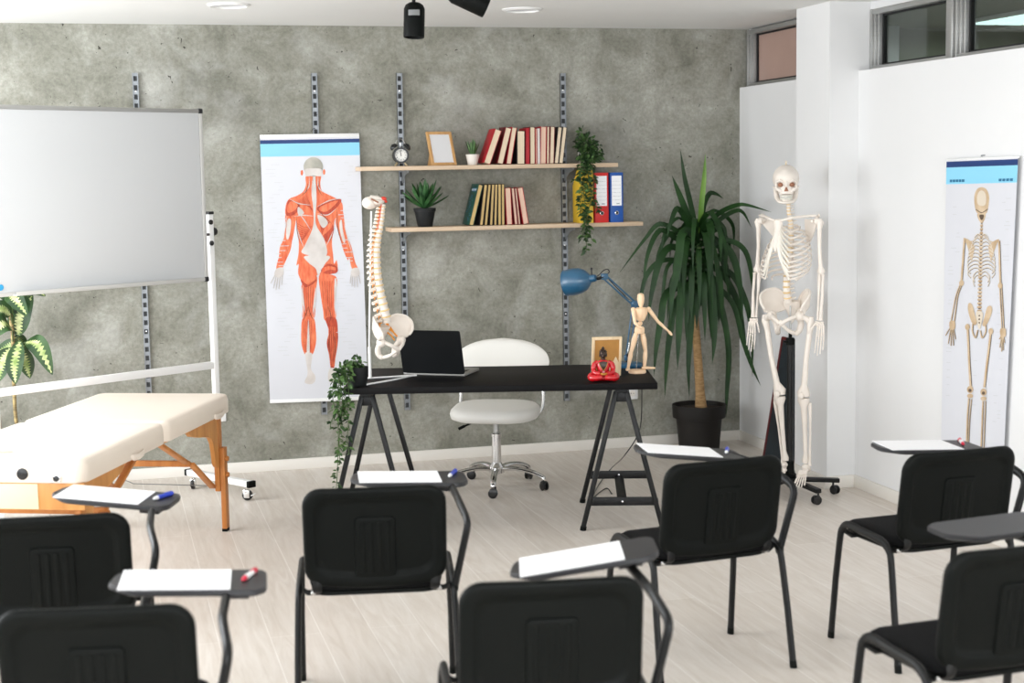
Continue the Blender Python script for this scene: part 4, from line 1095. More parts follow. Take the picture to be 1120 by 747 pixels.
for yend, sgn in ((-0.075, 1), (-Lt+0.075, -1)):
    for x in (-0.055, -Wt+0.055):
        m = MB(); inw = -1 if x > -0.3 else 1
        m.box((x, yend, 0.42), (0.028, 0.058, 0.41), bev=0.003)
        m.box((x+0.028*(-inw), yend+0.0, 0.23), (0.026, 0.05, 0.43), bev=0.003)
        lg = m.build('leg', 'beech', t)
        m = MB(); m.box((x+0.027*(-inw), yend, 0.009), (0.028, 0.046, 0.018), bev=0.003); m.build('foot_cap', 'black_plastic', lg)
        m = MB()
        for z in (0.30, 0.385):
            m.lathe([(0.013, 0), (0.015, 0.005), (0.012, 0.016), (0.001, 0.018)], T3(x-inw*0.040, yend, z) @ Ry(-inw*PI/2), n=10, cap1=False)
        m.build('adjuster_knob', 'beech', lg)
        # curved gusset between leg and apron
        m = MB(); P = [(0, 0.0), (0.0, -0.30)]
        prof = [(0.0, zf-0.005), (0.0, 0.36)] + [(0.05+0.0*k, 0.40) for k in (0,)]
        arc = [(0.052, 0.37), (0.066, 0.43), (0.085, 0.485), (0.118, 0.518), (0.18, 0.534), (0.28, 0.548), (0.40, 0.575), (0.46, zf-0.003)]
        poly = [(0.0, zf-0.005), (0.0, 0.34), (0.03, 0.35)]+arc
        Tm = T3(x-0.011, yend-sgn*0.02, 0) @ Matrix(((0,0,1,0),(-sgn,0,0,0),(0,1,0,0),(0,0,0,1)))
        m.prism(poly, 0.022, Tm); m.build('gusset', 'beech_x', t)
        # folding brace towards the middle
        m = MB(); ym = -Lt/2+sgn*0.14
        a0, a1, a2 = V((x+inw*0.028, yend-sgn*0.02, 0.235)), V((x+inw*0.028, yend-sgn*0.33, 0.42)), V((x+inw*0.028, ym, zf-0.03))
        m.bar(a0, a1, 0.016, 0.034, bev=0.003, up=(1,0,0)); m.bar(a1-(a2-a1)*0.08+V((inw*0.017,0,0)), a2+V((inw*0.017,0,0)), 0.016, 0.034, bev=0.003, up=(1,0,0))
        m.ell(a1+V((inw*0.03, 0, 0)), (0.006, 0.012, 0.012)); m.build('folding_brace', 'beech', t)
    m = MB(); m.bar((-0.09, yend-sgn*0.33, 0.42), (-Wt+0.09, yend-sgn*0.33, 0.42), 0.02, 0.03, bev=0.003)
    m.build('crossbar', 'beech', t)
    m = MB(); m.tube([(-0.10, yend-sgn*0.05, 0.25), (-Wt/2, yend-sgn*0.4, 0.33), (-Wt+0.09, -Lt/2+sgn*0.1, zf-0.05)], 0.0022, 6); m.build('cable_stay', 'rail', t)
# end plug, latch, side straps
m = MB(); m.lathe([(0.024, 0), (0.024, 0.004), (0.018, 0.007), (0.001, 0.008)], T3(-0.262, -Lt, Zt-0.06) @ Rx(PI/2), n=24, cap1=False); m.build('socket_plug', 'black_shiny', t)
m = MB(); m.box((-0.115, -Lt-0.003, Zt-0.078), (0.036, 0.006, 0.030), bev=0.003); m.mat(1); m.lathe([(0.012, 0), (0.012, 0.006), (0.001, 0.008)], T3(-0.115, -Lt-0.006, Zt-0.076) @ Rx(PI/2), n=16, cap1=False); m.build('latch', ['chrome', 'black_shiny'], t)
for yy in (-0.20, -1.30):
    m = MB(); m.tube(smooth_path([(-0.012, yy-0.075, Zt-0.096), (0.002, yy-0.068, Zt-0.086), (0.006, yy-0.05, Zt-0.088), (0.008, yy, Zt-0.092), (0.006, yy+0.05, Zt-0.088), (0.002, yy+0.068, Zt-0.086), (-0.012, yy+0.075, Zt-0.096)], 5), 0.0022, 8, ry=0.014, up=(1, 0, 0))
    m.build('side_strap', 'cream_leather', t)

# ------------------------------------------------------------------ desk
DA = math.radians(-14.6)
DO = V((1.151, 7.582, 0))                                  # front left corner
DW, DD, DZ = 1.594, 0.775, 0.772
DM = Matrix.Translation(DO) @ Rz(DA)
def dk(x, y, z=DZ): return DM @ V((x, y, z))
desk = t = thing('desk', 'long black desk on two black metal trestles in front of the concrete wall', 'desk', DM @ V((DW/2, DD/2, 0)), DA)
m = MB(); m.box((0, 0, DZ-0.017), (DW, DD, 0.034), bev=0.0025); tp = m.build('desk_top', 'desk_top', t)
m = MB()
for s in (-1, 1):
    m.box((s*(DW/2+0.0006), 0, DZ-0.017), (0.0012, DD-0.006, 0.03))
m.build('edge_band', 'desk_top', tp)
def trestle(cx, cy):
    B = T3(cx-DW/2, cy-DD/2, 0) @ Rz(math.radians(-17.5)-DA)
    Zp = DZ-0.034
    m = MB(B); m.box((0, 0, Zp-0.012), (0.062, 0.66, 0.024), bev=0.003); tr = m.build('trestle', 'trestle', desk)
    for y, sl in ((-0.30, -1), (0.30, 1)):
        for s in (-1, 1):
            m = MB(B); a, b = V((s*0.026, y*0.93, Zp-0.02)), V((s*0.205, y*1.10, 0.010))
            m.bar(a, b, 0.026, 0.026, bev=0.006, up=(0,1,0)); m.mat(1); m.cyl((b.x, b.y, 0), (b.x-s*0.004, b.y, 0.022), 0.0165, n=14)
            m.build('leg', ['trestle', 'black_plastic'], tr)
        z = 0.150 if sl < 0 else 0.160; f = (Zp-0.02-z)/(Zp-0.03); xx = 0.026+0.179*f; yy = y*(0.93+0.17*f)
        m = MB(B); m.box((0, yy, z), (2*xx-0.01, 0.014, 0.044), bev=0.003)
        m.mat(1); m.lathe([(0.007, 0), (0.005, 0.003), (0.001, 0.004)], T3(0, yy-0.007, z) @ Rx(PI/2), n=12, cap1=False); m.build('cross_bar', ['trestle', 'chrome'], tr)
        m = MB(B); m.box((0, y*0.95, Zp-0.05), (0.058, 0.006, 0.05), bev=0.002); m.build('apex_plate', 'trestle', tr)
    m = MB(B); m.box((0, 0, 0.15), (0.05, 0.62, 0.004), bev=0.001); m.build('tie_plate', 'trestle', tr)
trestle(0.123, 0.40)
trestle(1.432, 0.378)

# ------------------------------------------------------------------ white office chair
CA = math.radians(-25)
OC = V((2.19, 8.53, 0))
t = thing('office_chair', 'white leatherette swivel chair with chrome star base behind the desk', 'office chair', OC, 0.0)
m = MB(); m.lathe([(0.032, 0.085), (0.045, 0.09), (0.046, 0.125), (0.034, 0.14), (0.028, 0.15)], n=28); m.build('hub', 'chrome', t)
for k in range(5):
    a = math.radians(251+72*k); d = V((math.cos(a), math.sin(a), 0))
    m = MB(); P = smooth_path([d*0.03+V((0,0,0.112)), d*0.12+V((0,0,0.12)), d*0.22+V((0,0,0.105)), d*0.285+V((0,0,0.08)), d*0.297+V((0,0,0.062))], 6)
    n_ = len(P); m.tube(P, [0.022-0.007*i/(n_-1) for i in range(n_)], 12, ry=[0.014-0.002*i/(n_-1) for i in range(n_)], up=(-d.y, d.x, 0)); lg = m.build('base_leg', 'chrome', t)
    castor(t, d.x*0.297, d.y*0.297, 0.066, a+0.9*k, r=0.027, w=0.012)
m = MB(); m.cyl((0, 0, 0.13), (0, 0, 0.315), 0.027, n=24); m.lathe([(0.031, 0.305), (0.031, 0.322), (0.02, 0.328)], n=24); m.build('lower_column', 'chrome', t)
m = MB(); m.cyl((0, 0, 0.31), (0, 0, 0.42), 0.0175, n=20); m.build('gas_lift', 'alu', t)
RC = Rz(CA)                                                 # local -y is the way the sitter faces
m = MB(RC); m.box((0, 0, 0.411), (0.17, 0.19, 0.016), bev=0.004); m.build('seat_plate', 'black_tube', t)
m = MB(RC); m.tube(smooth_path([(-0.07, -0.04, 0.408), (-0.12, -0.06, 0.398), (-0.19, -0.09, 0.368)], 5), 0.006, 8); m.tube([(-0.17, -0.082, 0.378), (-0.205, -0.096, 0.361)], 0.009, 10); m.build('height_lever', 'black_plastic', t)
def pad(m, w, d, h, r, crown, T, nseg=7):
    """soft pad: rounded outline, swollen edges"""
    lv = [(0.03, 0.0), (0.006, 0.010), (0.0, h*0.45), (0.006, h*0.72), (0.024, h*0.93), (0.06, h), (0.12, h+crown*0.6)]
    rings = []
    for dd_, z in lv:
        rings.append([V((p[0], p[1], z)) for p in rrect(w-2*dd_, d-2*dd_, max(0.02, r-dd_*0.8), nseg)])
    k = len(rings[0]); verts = [p for q in rings for p in q]; faces = [tuple(range(k-1, -1, -1))]
    for i in range(len(rings)-1):
        for j in range(k): faces.append((i*k+j, i*k+(j+1) % k, (i+1)*k+(j+1) % k, (i+1)*k+j))
    faces.append(tuple((len(rings)-1)*k+j for j in range(k)))
    m.add(verts, faces, T)
m = MB(RC); pad(m, 0.52, 0.45, 0.078, 0.18, 0.006, T3(0, -0.01, 0.418) @ Rx(math.radians(2))); m.build('seat', 'white_leather', t, sharp=70)
# backrest: curved shell
bk = MB(RC); rows_f, rows_b = [], []
N = 22
def backpt(u, v, side):
    # u -1..1 across, v 0..1 up ; D-shaped outline: straight foot, arched top
    w = 0.288*math.sqrt(max(0.0, 1-(max(0, v-0.42)/0.58)**2.3)) * (0.88+0.12*min(1, v/0.4))
    x = u*w; y = 0.235-0.30*x*x*4*0.35*0.9 + 0.045*v
    th = 0.026*(1-abs(u)**5)*(1-max(0, (v-0.85)/0.15)**3*0.85)*(0.5+0.5*min(1, v/0.06))+0.003
    return V((x, y+(th if side else -th), 0.61+0.245*v))
for i in range(N+1):
    v = i/N*0.9995
    rows_f.append([backpt(math.sin(PI/2*(j/12-1)), v, 0) for j in range(25)]); rows_b.append([backpt(math.sin(PI/2*(j/12-1)), v, 1) for j in range(25)])
loop = [rf+rb[::-1]+[rf[0]] for rf, rb in zip(rows_f, rows_b)]
bk.strip(loop); bk.add(rows_f[0]+rows_b[0][::-1], [tuple(range(50))]); bk.add(rows_f[-1]+rows_b[-1][::-1], [tuple(range(50))])
bmesh.ops.remove_doubles(bk.bm, verts=list(bk.bm.verts), dist=0.0005)
bk.build('backrest', 'white_leather', t, sharp=60)
for s in (-1, 1):
    m = MB(RC); m.tube(smooth_path([(s*0.08, 0.06, 0.408), (s*0.19, 0.12, 0.408), (s*0.245, 0.175, 0.44), (s*0.25, 0.225, 0.55), (s*0.235, 0.232, 0.66), (s*0.22, 0.242, 0.70)], 6), 0.011, 10); m.build('back_tube', 'chrome', t)

# ------------------------------------------------------------------ student chairs with writing tablets
def chair_proto(lab, group):
    t = thing('tablet_arm_chair', lab, 'chair', (0, 0, 0), 0, group)
    # local: +y = the way the sitter faces, backrest top above y = 0
    for s in (-1, 1):
        x = s*0.235
        front = [V((s*0.276, 0.452, 0.0)), V((s*0.272, 0.425, 0.25)), V((s*0.266, 0.405, 0.415)), V((s*0.264, 0.392, 0.452)), V((s*0.262, 0.355, 0.474)), V((s*0.262, 0.26, 0.470))]
        rear = [V((s*0.276, -0.012, 0.0)), V((s*0.272, 0.025, 0.22)), V((s*0.266, 0.056, 0.39)), V((s*0.264, 0.075, 0.435)), V((s*0.262, 0.13, 0.462)), V((s*0.262, 0.265, 0.470))]
        for nm, P in (('front', front), ('rear', rear)):
            m = MB(); pts = [P[0]]+smooth_path(P[1:], 6)
            m.tube(pts, 0.0155, 12, ry=0.0115, up=(0, 1, 0)); lg = m.build('leg', 'black_tube', t)
            m = MB(); d = (P[1]-P[0]).normalized(); m.tube([P[0]+V((0, 0, 0)), P[0]+d*0.028], 0.0175, 12, ry=0.012, up=(0, 1, 0)); m.build('foot_cap', 'black_plastic', lg)
    m = MB()
    for y, z in ((0.375, 0.425), (0.105, 0.425)): m.tube([(-0.262, y, z+0.02), (-0.235, y, z), (0.235, y, z), (0.262, y, z+0.02)], 0.010, 10)
    m.build('seat_frame', 'black_tube', t)
    # seat pad and shell
    m = MB(); lv = [(0.02, 0.0), (0.004, 0.006), (0.0, 0.018), (0.005, 0.03), (0.02, 0.038), (0.06, 0.041)]
    rings = []
    for d_, z in lv:
        rings.append([V((p[0], p[1]+0.268, 0.436+z-0.012*max(0, (p[1]-0.12)/0.09)**2*(1 if p[1] > 0.12 else 0)-0.006*(1-(p[0]/0.23)**2)*(1 if d_ > 0.03 else 0))) for p in rrect(0.455-2*d_, 0.42-2*d_, max(0.02, 0.075-d_*0.7), 6)])
    k = len(rings[0]); fs = [tuple(range(k-1, -1, -1))]
    for i in range(len(rings)-1):
        for j in range(k): fs.append((i*k+j, i*k+(j+1) % k, (i+1)*k+(j+1) % k, (i+1)*k+j))
    fs.append(tuple((len(rings)-1)*k+j for j in range(k)))
    m.add([p for r in rings for p in r], fs); m.build('seat', 'black_fabric', t, sharp=65)
    m = MB(); m.prism(rrect(0.445, 0.405, 0.07, 6), 0.014, T3(0, 0.268, 0.422)); m.build('seat_shell', 'black_plastic', t)
    # backrest: bent shell with a raised rim and a ribbed centre plate, cushion on the front
    BW, BH, Z0 = 0.485, 0.345, 0.462
    tilt = math.radians(9)
    def bend(x, z, off):                                    # x across, z up from the foot, off = towards the rear
        y = 0.055-z*math.tan(tilt)+0.22*x*x*1.0
        return V((x, y-off, Z0+z))
    def outline(d, n=6):
        pts = rrect(BW-2*d, BH-2*d, max(0.02, 0.062-d*0.8), n)
        return [(p[0], p[1]+BH/2-(0.016*math.cos(PI*p[0]/BW)*(1 if p[1] < -0.06 else 0)*(min(1, (-p[1]-0.06)/0.09) if p[1] < -0.06 else 0))) for p in dense(pts)]
    def dense(P):
        out = []
        for i in range(len(P)):
            a, b = V((*P[i], 0)), V((*P[(i+1) % len(P)], 0)); kk = max(1, int((b-a).length/0.03))
            out += [tuple(a.lerp(b, j/kk).xy) for j in range(kk)]
        return out
    # the inset outlines must match point for point: sample by scaling the outer one
    O = outline(0.0); cx, cz = 0.0, BH/2
    def ring(d, off):
        sx, sz = (BW-2*d)/BW, (BH-2*d)/BH
        return [bend(cx+(p[0]-cx)*sx, cz+(p[1]-cz)*sz, off) for p in O]
    spec = [(0.012, -0.014), (0.002, -0.010), (0.0, 0.0), (0.002, 0.008), (0.008, 0.0135), (0.016, 0.015), (0.034, 0.014), (0.041, 0.011), (0.046, 0.0055), (0.060, 0.005)]
    rings = [ring(*q) for q in spec]; k = len(O); fs = []
    for i in range(len(rings)-1):
        for j in range(k): fs.append((i*k+j, i*k+(j+1) % k, (i+1)*k+(j+1) % k, (i+1)*k+j))
    m = MB(); m.add([p for r in rings for p in r], fs)
    def fill(m, spec):                                      # nested rings closed with a cap
        R_ = [ring(*q) for q in spec]; kk_ = len(O); ff = []
        for i in range(len(R_)-1):
            for j in range(kk_): ff.append((i*kk_+j, i*kk_+(j+1) % kk_, (i+1)*kk_+(j+1) % kk_, (i+1)*kk_+j))
        ff.append(tuple((len(R_)-1)*kk_+j for j in range(kk_))); m.add([p for r in R_ for p in r], ff)
    fill(m, [(0.060, 0.005), (0.10, 0.005), (0.14, 0.005), (0.168, 0.005)])
    sh = m.build('backrest_shell', 'black_plastic', t, sharp=50)
    m = MB()                                                # ribbed centre plate
    def rib_ring(w, h, r, off, zc=0.128): return [bend(p[0], p[1]+zc, off) for p in dense(rrect(w, h, r, 4))]
    A_ = [rib_ring(0.138, 0.226, 0.014, 0.005), rib_ring(0.134, 0.222, 0.014, 0.0105), rib_ring(0.118, 0.206, 0.012, 0.0125)]
    # resample to equal counts
    kk = min(len(a) for a in A_); A_ = [[a[int(i*len(a)/kk)] for i in range(kk)] for a in A_]
    fs = []
    for i in range(2):
        for j in range(kk): fs.append((i*kk+j, i*kk+(j+1) % kk, (i+1)*kk+(j+1) % kk, (i+1)*kk+j))
    fs.append(tuple(2*kk+j for j in range(kk))); m.add([p for r in A_ for p in r], fs)
    for x in (-0.042, -0.014, 0.014, 0.042): m.tube([bend(x, z, 0.0125) for z in (0.045, 0.09, 0.135, 0.18, 0.222)], 0.0085, 8, ry=0.003, up=(1, 0, 0))
    m.build('ribbed_plate', 'black_plastic', sh)
    m = MB(); fill(m, [(0.012, -0.012), (0.010, -0.022), (0.016, -0.034), (0.034, -0.041), (0.08, -0.044), (0.13, -0.045), (0.168, -0.045)]); m.build('back_cushion', 'black_fabric', t)
    for s in (-1, 1):                                       # flat steel back holders
        m = MB(); m.tube(smooth_path([(s*0.20, 0.17, 0.43), (s*0.20, 0.09, 0.428), (s*0.20, 0.052, 0.45), (s*0.20, 0.052, 0.50), (s*0.20, 0.045, 0.60)], 5), 0.016, 8, ry=0.004, up=(1, 0, 0)); m.build('back_bracket', 'black_tube', t)
        m = MB(); m.ell((s*0.215, 0.085, 0.43), (0.012, 0.012, 0.008), u=10, v=6); m.build('bolt', 'chrome', t)
    # arm carrying the tablet on the right
    m = MB(); K = [V((0.268, 0.075, 0.43)), V((0.318, 0.045, 0.665)), V((0.292, 0.165, 0.717)), V((0.278, 0.50, 0.722))]; P = [K[0]]
    for i in (1, 2):                                        # short bends between straight runs
        a_, b_ = K[i]+(K[i-1]-K[i]).normalized()*0.035, K[i]+(K[i+1]-K[i]).normalized()*0.035
        P += [a_.lerp(K[i], u_).lerp(K[i].lerp(b_, u_), u_) for u_ in (0, 0.25, 0.5, 0.75, 1)]
    P.append(K[3]); m.tube(P, 0.0125, 10, ry=0.0165)
    m.build('arm_bar', 'black_tube', t)
    m = MB(); m.ell((0.268, 0.075, 0.43), (0.014, 0.022, 0.022), u=12, v=8); m.build('arm_joint', 'black_plastic', t)
    return t
# writing tablet shape, local to its own hinge (right end); top at z = 0
TABPOLY = [(0.062, 0.080), (0.045, 0.112), (-0.310, 0.112), (-0.352, 0.075), (-0.365, -0.035), (-0.300, -0.108), (-0.06, -0.112), (0.03, -0.118), (0.062, -0.075)]
def round_poly(P, r, n=4):
    out = []
    for i in range(len(P)):
        a, b, c = V((*P[i-1], 0)), V((*P[i], 0)), V((*P[(i+1) % len(P)], 0))
        p, q = b+(a-b).normalized()*min(r, (a-b).length*0.45), b+(c-b).normalized()*min(r, (c-b).length*0.45)
        out += [p.lerp(b, u).lerp(b.lerp(q, u), u) for u in [k/n for k in range(n+1)]]
    return out
def tablet_mesh(parent):
    m = MB(); out = round_poly(TABPOLY, 0.022)
    k = len(out); lv = [(0.006, -0.018), (0.0, -0.013), (0.0, -0.004), (0.0025, 0.0)]
    rg = [[V((p.x*(1-d/0.2), p.y*(1-d/0.11), z)) for p in out] for d, z in lv]
    m.add([p for r in rg for p in r], [tuple(range(k-1, -1, -1)), tuple(3*k+j for j in range(k))]+[(i*k+j, i*k+(j+1) % k, (i+1)*k+(j+1) % k, (i+1)*k+j) for i in range(3) for j in range(k)])
    m.box((-0.02, 0.02, -0.033), (0.07, 0.09, 0.032), bev=0.004)
    return m.build('writing_tablet', 'tablet', parent)
# ------------------------------------------------------------------ place the seven chairs, their papers and pens
GR_ = 'black student chairs with writing tablets'
CH = [ # x, y, yaw, label, tablet centre (local), tablet turn, paper label, pen label, pen colour
 (-0.195, 4.863, -5.6, 'black tablet chair at the left edge, just in front of the massage table', (0.15, 0.53), -13, -5,
  'white sheet on the tablet of the left-edge chair, just in front of the massage table', 'blue pen on the tablet nearest the massage table', 'blue_pen'),
 (-0.059, 3.764, -10.0, 'black tablet chair in the bottom left corner of the picture', (0.175, 0.45), 4, -3,
  'white sheet on the tablet of the bottom left corner chair', 'red and white marker on the tablet of the bottom left corner chair', 'red_pen'),
 (0.845, 4.951, -9.4, 'black tablet chair in front of the left end of the desk', (0.13, 0.46), 2, -2,
  'white sheet on the tablet just in front of the left end of the desk', 'blue pen on the tablet just in front of the left end of the desk', 'blue_pen'),
 (1.079, 3.649, -8.7, 'black tablet chair cut off at the middle of the bottom edge', (0.145, 0.425), -6, 9,
  'white sheet on the tilted tablet of the chair in the middle of the bottom edge', None, None),
 (2.137, 4.994, 6.7, 'black tablet chair in front of the big potted plant', (0.09, 0.46), -14, -6,
  'white sheet on the tablet in front of the big plant pot', 'blue pen on the tablet in front of the big plant pot', 'blue_pen'),
 (3.023, 4.876, 4.5, 'black tablet chair below the skeleton chart on the white wall', (0.13, 0.42), -10, -2,
  'white sheet on the tablet below the skeleton chart', 'red pen on the tablet below the skeleton chart', 'red_pen'),
 (2.413, 3.57, 4.0, 'black tablet chair in the bottom right corner with a bare tablet', (0.25, 0.47), 4, 0, None, None, None),
]
proto = chair_proto(CH[0][3], GR_)
TZ = 0.745
roots = []
for i, c in enumerate(CH):
    r = proto if i == 0 else copy_tree(proto)
    roots.append(r)
tabs = []
tab0 = None
for r, c in zip(roots, CH):
    r.location = (c[0], c[1], 0); r.rotation_euler = (0, 0, math.radians(c[2])); r['label'] = c[3]
    if tab0 is None: tb = tab0 = tablet_mesh(r)
    else:
        tb = tab0.copy(); COL.objects.link(tb); tb.parent = r
    a = math.radians(c[5]); hx, hy = c[4][0]+0.15*math.cos(a), c[4][1]+0.15*math.sin(a)
    ph = math.radians(c[6]); hz = TZ+(0.030 if c[6] > 0 else -0.006)
    tb.location = (hx, hy, hz); tb.rotation_euler = (0, -ph, a)
    TM = Matrix.Translation(V((c[0], c[1], 0))) @ Rz(math.radians(c[2])) @ T3(hx, hy, hz) @ Rz(a) @ Ry(-ph)
    yaw = math.radians(c[2])+a
    if c[7]:
        q = TM @ V((-0.185, 0.0, 0.0))
        p = thing('paper_sheet', c[7], 'paper', q, yaw, group='sheets of paper on the chair tablets'); p.rotation_euler = TM.to_euler()
        m = MB(); m.box((0, 0, 0.0012), (0.297, 0.205, 0.0024)); m.build('sheet_stack', 'paper', p)
    if c[8]:
        q = TM @ V((0.012, 0.02, 0.0))
        p = thing('pen', c[8], 'pen', q, yaw, group='pens on the chair tablets'); p.rotation_euler = (TM @ Rz(math.radians(72))).to_euler()
        r0 = 0.0075
        m = MB(); m.cyl((-0.03, 0, r0), (0.03, 0, r0), r0, n=14); m.build('barrel', c[9] if c[9] == 'blue_pen' else 'white_metal', p)
        m = MB(); m.tube([(-0.03, 0, r0), (-0.05, 0, r0), (-0.056, 0, r0)], [r0*0.98, r0*0.7, 0.0015], 14); m.build('tip', 'white_metal' if c[9] == 'blue_pen' else c[9], p)
        m = MB(); m.cyl((0.03, 0, r0), (0.058, 0, r0), r0*1.06, n=14); m.box((0.035, 0, 2*r0+0.001), (0.035, 0.004, 0.002)); m.build('cap', c[9], p)
# ------------------------------------------------------------------ laptop
LA = math.radians(-33)
hr = V((1.830, 7.773, DZ))                                  # right end of the hinge
LM = Matrix.Translation(hr) @ Rz(LA)                         # local x along the hinge (to the right), y away from the camera
W, D = 0.35, 0.24
t = thing('laptop', 'open black laptop turned away, its lid back facing the room', 'laptop', LM @ V((-W/2, 0, 0)), LA)
m = MB(); m.box((0, D/2, 0.0095), (W, D, 0.015), bev=0.004)
bs = m.build('base', 'keys', t)
m = MB()
for r_ in range(5):
    for k in range(13): m.box((-W/2+0.035+0.0235*k, 0.05+0.021*r_, 0.0178), (0.019, 0.016, 0.0016), bev=0.0006)
m.build('keys', 'laptop', bs)
m = MB(); m.box((0, D-0.05, 0.0173), (0.10, 0.065, 0.0008)); m.build('trackpad', 'tablet', bs)
m = MB()
for s in (-1, 1):
    for y in (0.02, D-0.02): m.cyl((s*(W/2-0.03), y, 0), (s*(W/2-0.03), y, 0.003), 0.008, n=12)
m.build('rubber_foot', 'black_plastic', bs)
tl = math.radians(16)
m = MB(T3(0, 0.004, 0.016) @ Rx(tl)); m.prism(rrect(W, 0.245, 0.010, 4), 0.008, T3(0, 0, 0.1225) @ Rx(PI/2)); ld = m.build('lid', 'laptop', t)
m = MB(T3(0, 0.004, 0.016) @ Rx(tl)); m.box((0, 0.0006, 0.1265), (W-0.014, 0.001, 0.212)); m.build('screen', 'screen', ld)
m = MB(); m.cyl((-W/2+0.02, 0.004, 0.0165), (W/2-0.02, 0.004, 0.0165), 0.0062, n=12); m.build('hinge', 'laptop', t)

# ------------------------------------------------------------------ pelvis generator (local: -y front, z up, hip centre at z=0)
def pelvis(m, k=1.0):
    m0 = m.B
    for s in (-1, 1):
        crest = smooth_path([V((s*0.030, 0.062, 0.045)), V((s*0.052, 0.066, 0.092)), V((s*0.092, 0.046, 0.122)), V((s*0.132, 0.006, 0.118)), V((s*0.146, -0.036, 0.092)), V((s*0.130, -0.066, 0.052)), V((s*0.112, -0.060, 0.018))], 4)
        low = smooth_path([V((s*0.040, 0.045, 0.005)), V((s*0.052, 0.036, 0.000)), V((s*0.064, 0.022, -0.004)), V((s*0.075, 0.004, -0.008)), V((s*0.084, -0.012, -0.008)), V((s*0.092, -0.026, -0.006)), V((s*0.098, -0.036, -0.002))], 4)
        rows_i, rows_o = [], []
        for f in (0, 0.2, 0.45, 0.7, 0.9, 1.0):
            ri, ro = [], []
            for a, b in zip(crest, low):
                p = a.lerp(b, f); dish = 0.020*math.sin(PI*f)
                p = p+V((s*dish*0.8, dish*0.55, -dish*0.4)); th = (0.0065 if f < 0.08 else 0.0032+0.007*f)
                nrm = V((s*0.75, 0.25, -0.35)).normalized()
                ri.append((p-nrm*th)*k); ro.append((p+nrm*th)*k)
            rows_i.append(ri); rows_o.append(ro)
        loop = rows_i+rows_o[::-1]+[rows_i[0]]
        m.strip(loop)
        for e in (0, -1): m.add([r[e] for r in rows_i]+[r[e] for r in rows_o[::-1]], [tuple(range(12))])
        m.tube([p*k for p in crest], 0.0085*k, 8)
        # socket, pubic and sitting bones (leave the obturator opening between them)
        m.ell(V((s*0.086, -0.02, -0.02))*k, (0.028*k, 0.03*k, 0.028*k))
        m.tube([p*k for p in smooth_path([V((s*0.082, -0.03, -0.012)), V((s*0.055, -0.066, -0.028)), V((s*0.022, -0.080, -0.046)), V((s*0.008, -0.080, -0.060))], 5)], 0.0115*k, 10)
        m.tube([p*k for p in smooth_path([V((s*0.082, -0.008, -0.03)), V((s*0.076, 0.012, -0.066)), V((s*0.066, 0.010, -0.104)), V((s*0.052, -0.012, -0.116)), V((s*0.030, -0.052, -0.096)), V((s*0.008, -0.078, -0.066))], 5)], [x*k for x in ([0.017]*5+[0.018]*5+[0.016]*5+[0.012]*5+[0.010]*6)], 10)
    m.ell(V((0, -0.080, -0.056))*k, (0.011*k, 0.012*k, 0.02*k))
    # sacrum and tailbone
    sac = [(0.050, 0.045, 0.060), (0.052, 0.052, 0.035), (0.042, 0.062, 0.005), (0.028, 0.066, -0.025), (0.016, 0.058, -0.05), (0.006, 0.046, -0.068)]
    m.tube([V((0, y, z))*k for w, y, z in sac], [w*k for w, y, z in sac], 12, ry=[max(0.006, 0.4*w)*k for w, y, z in sac], up=(1, 0, 0))
def vertebra(m, c, tan, front, w, h, proc, k=1.0):
    """c centre of the body, tan up the column, front = forward direction"""
    z = V(tan).normalized(); f = V(front); f = (f-z*f.dot(z)).normalized(); x = f.cross(z)
    R = Matrix((x, f, z)).transposed().to_4x4(); T = T3(*c) @ R
    m.lathe([(w*0.94, -h/2), (w, -h/2+h*0.12), (w*0.86, 0), (w, h/2-h*0.12), (w*0.94, h/2)], T @ Matrix.Diagonal((1, 0.8, 1, 1)), n=14)
    b = T
    def P(a, bb, cc): return T @ V((a, bb, cc))
    m.tube([P(0, -w*0.9, 0), P(0, -w*1.5, -h*0.1), P(0, -w*1.5-proc, -h*0.45)], [w*0.5, w*0.34, w*0.2], 8, ry=[h*0.35, h*0.3, h*0.22])
    for s in (-1, 1): m.tube([P(s*w*0.5, -w*0.8, 0), P(s*w*1.0, -w*1.2, h*0.1), P(s*(w*1.0+proc*0.62), -w*1.45, h*0.1)], [w*0.34, w*0.26, w*0.2], 7)

# ------------------------------------------------------------------ spine model on its rod stand
SY = 7.70
def sp(px, py, dy=0.0): return at_y(px, py, SY+dy)
b0 = at_z(405, 414.5, DZ)
t = thing('spine_model_stand', 'thin white rod stand with a looped foot carrying the spine model', 'stand', b0)
m = MB(); top = at_y(406.2, 231, b0.y); m.tube([b0+V((0,0,0.004)), b0+V((0, 0, 0.2)), top], 0.0052, 10); m.build('rod', 'white_metal', t, world=True)
m = MB(); m.cyl(b0+V((0,0,0.002)), b0+V((0,0,0.17)), 0.0085, n=14); m.build('sleeve', 'white_metal', t, world=True)
e0, e1, e2 = at_z(399, 415, DZ), at_z(401, 421, DZ), at_z(454.5, 411.5, DZ)
m = MB(); h = V((0, 0, 0.005))
m.tube([p+h for p in smooth_path([e0, b0+(e0-b0)*0.1, e0.lerp(e2, 0.5), e2+V((-0.01, 0, 0)), e2, e2+V((-0.03, -0.016, 0)), e1.lerp(e2, 0.55)+V((0, -0.02, 0)), e1+V((0.02, 0, 0)), e1], 6, True)], 0.005, 8, closed=True)
m.build('foot_loop', 'white_metal', t, world=True)

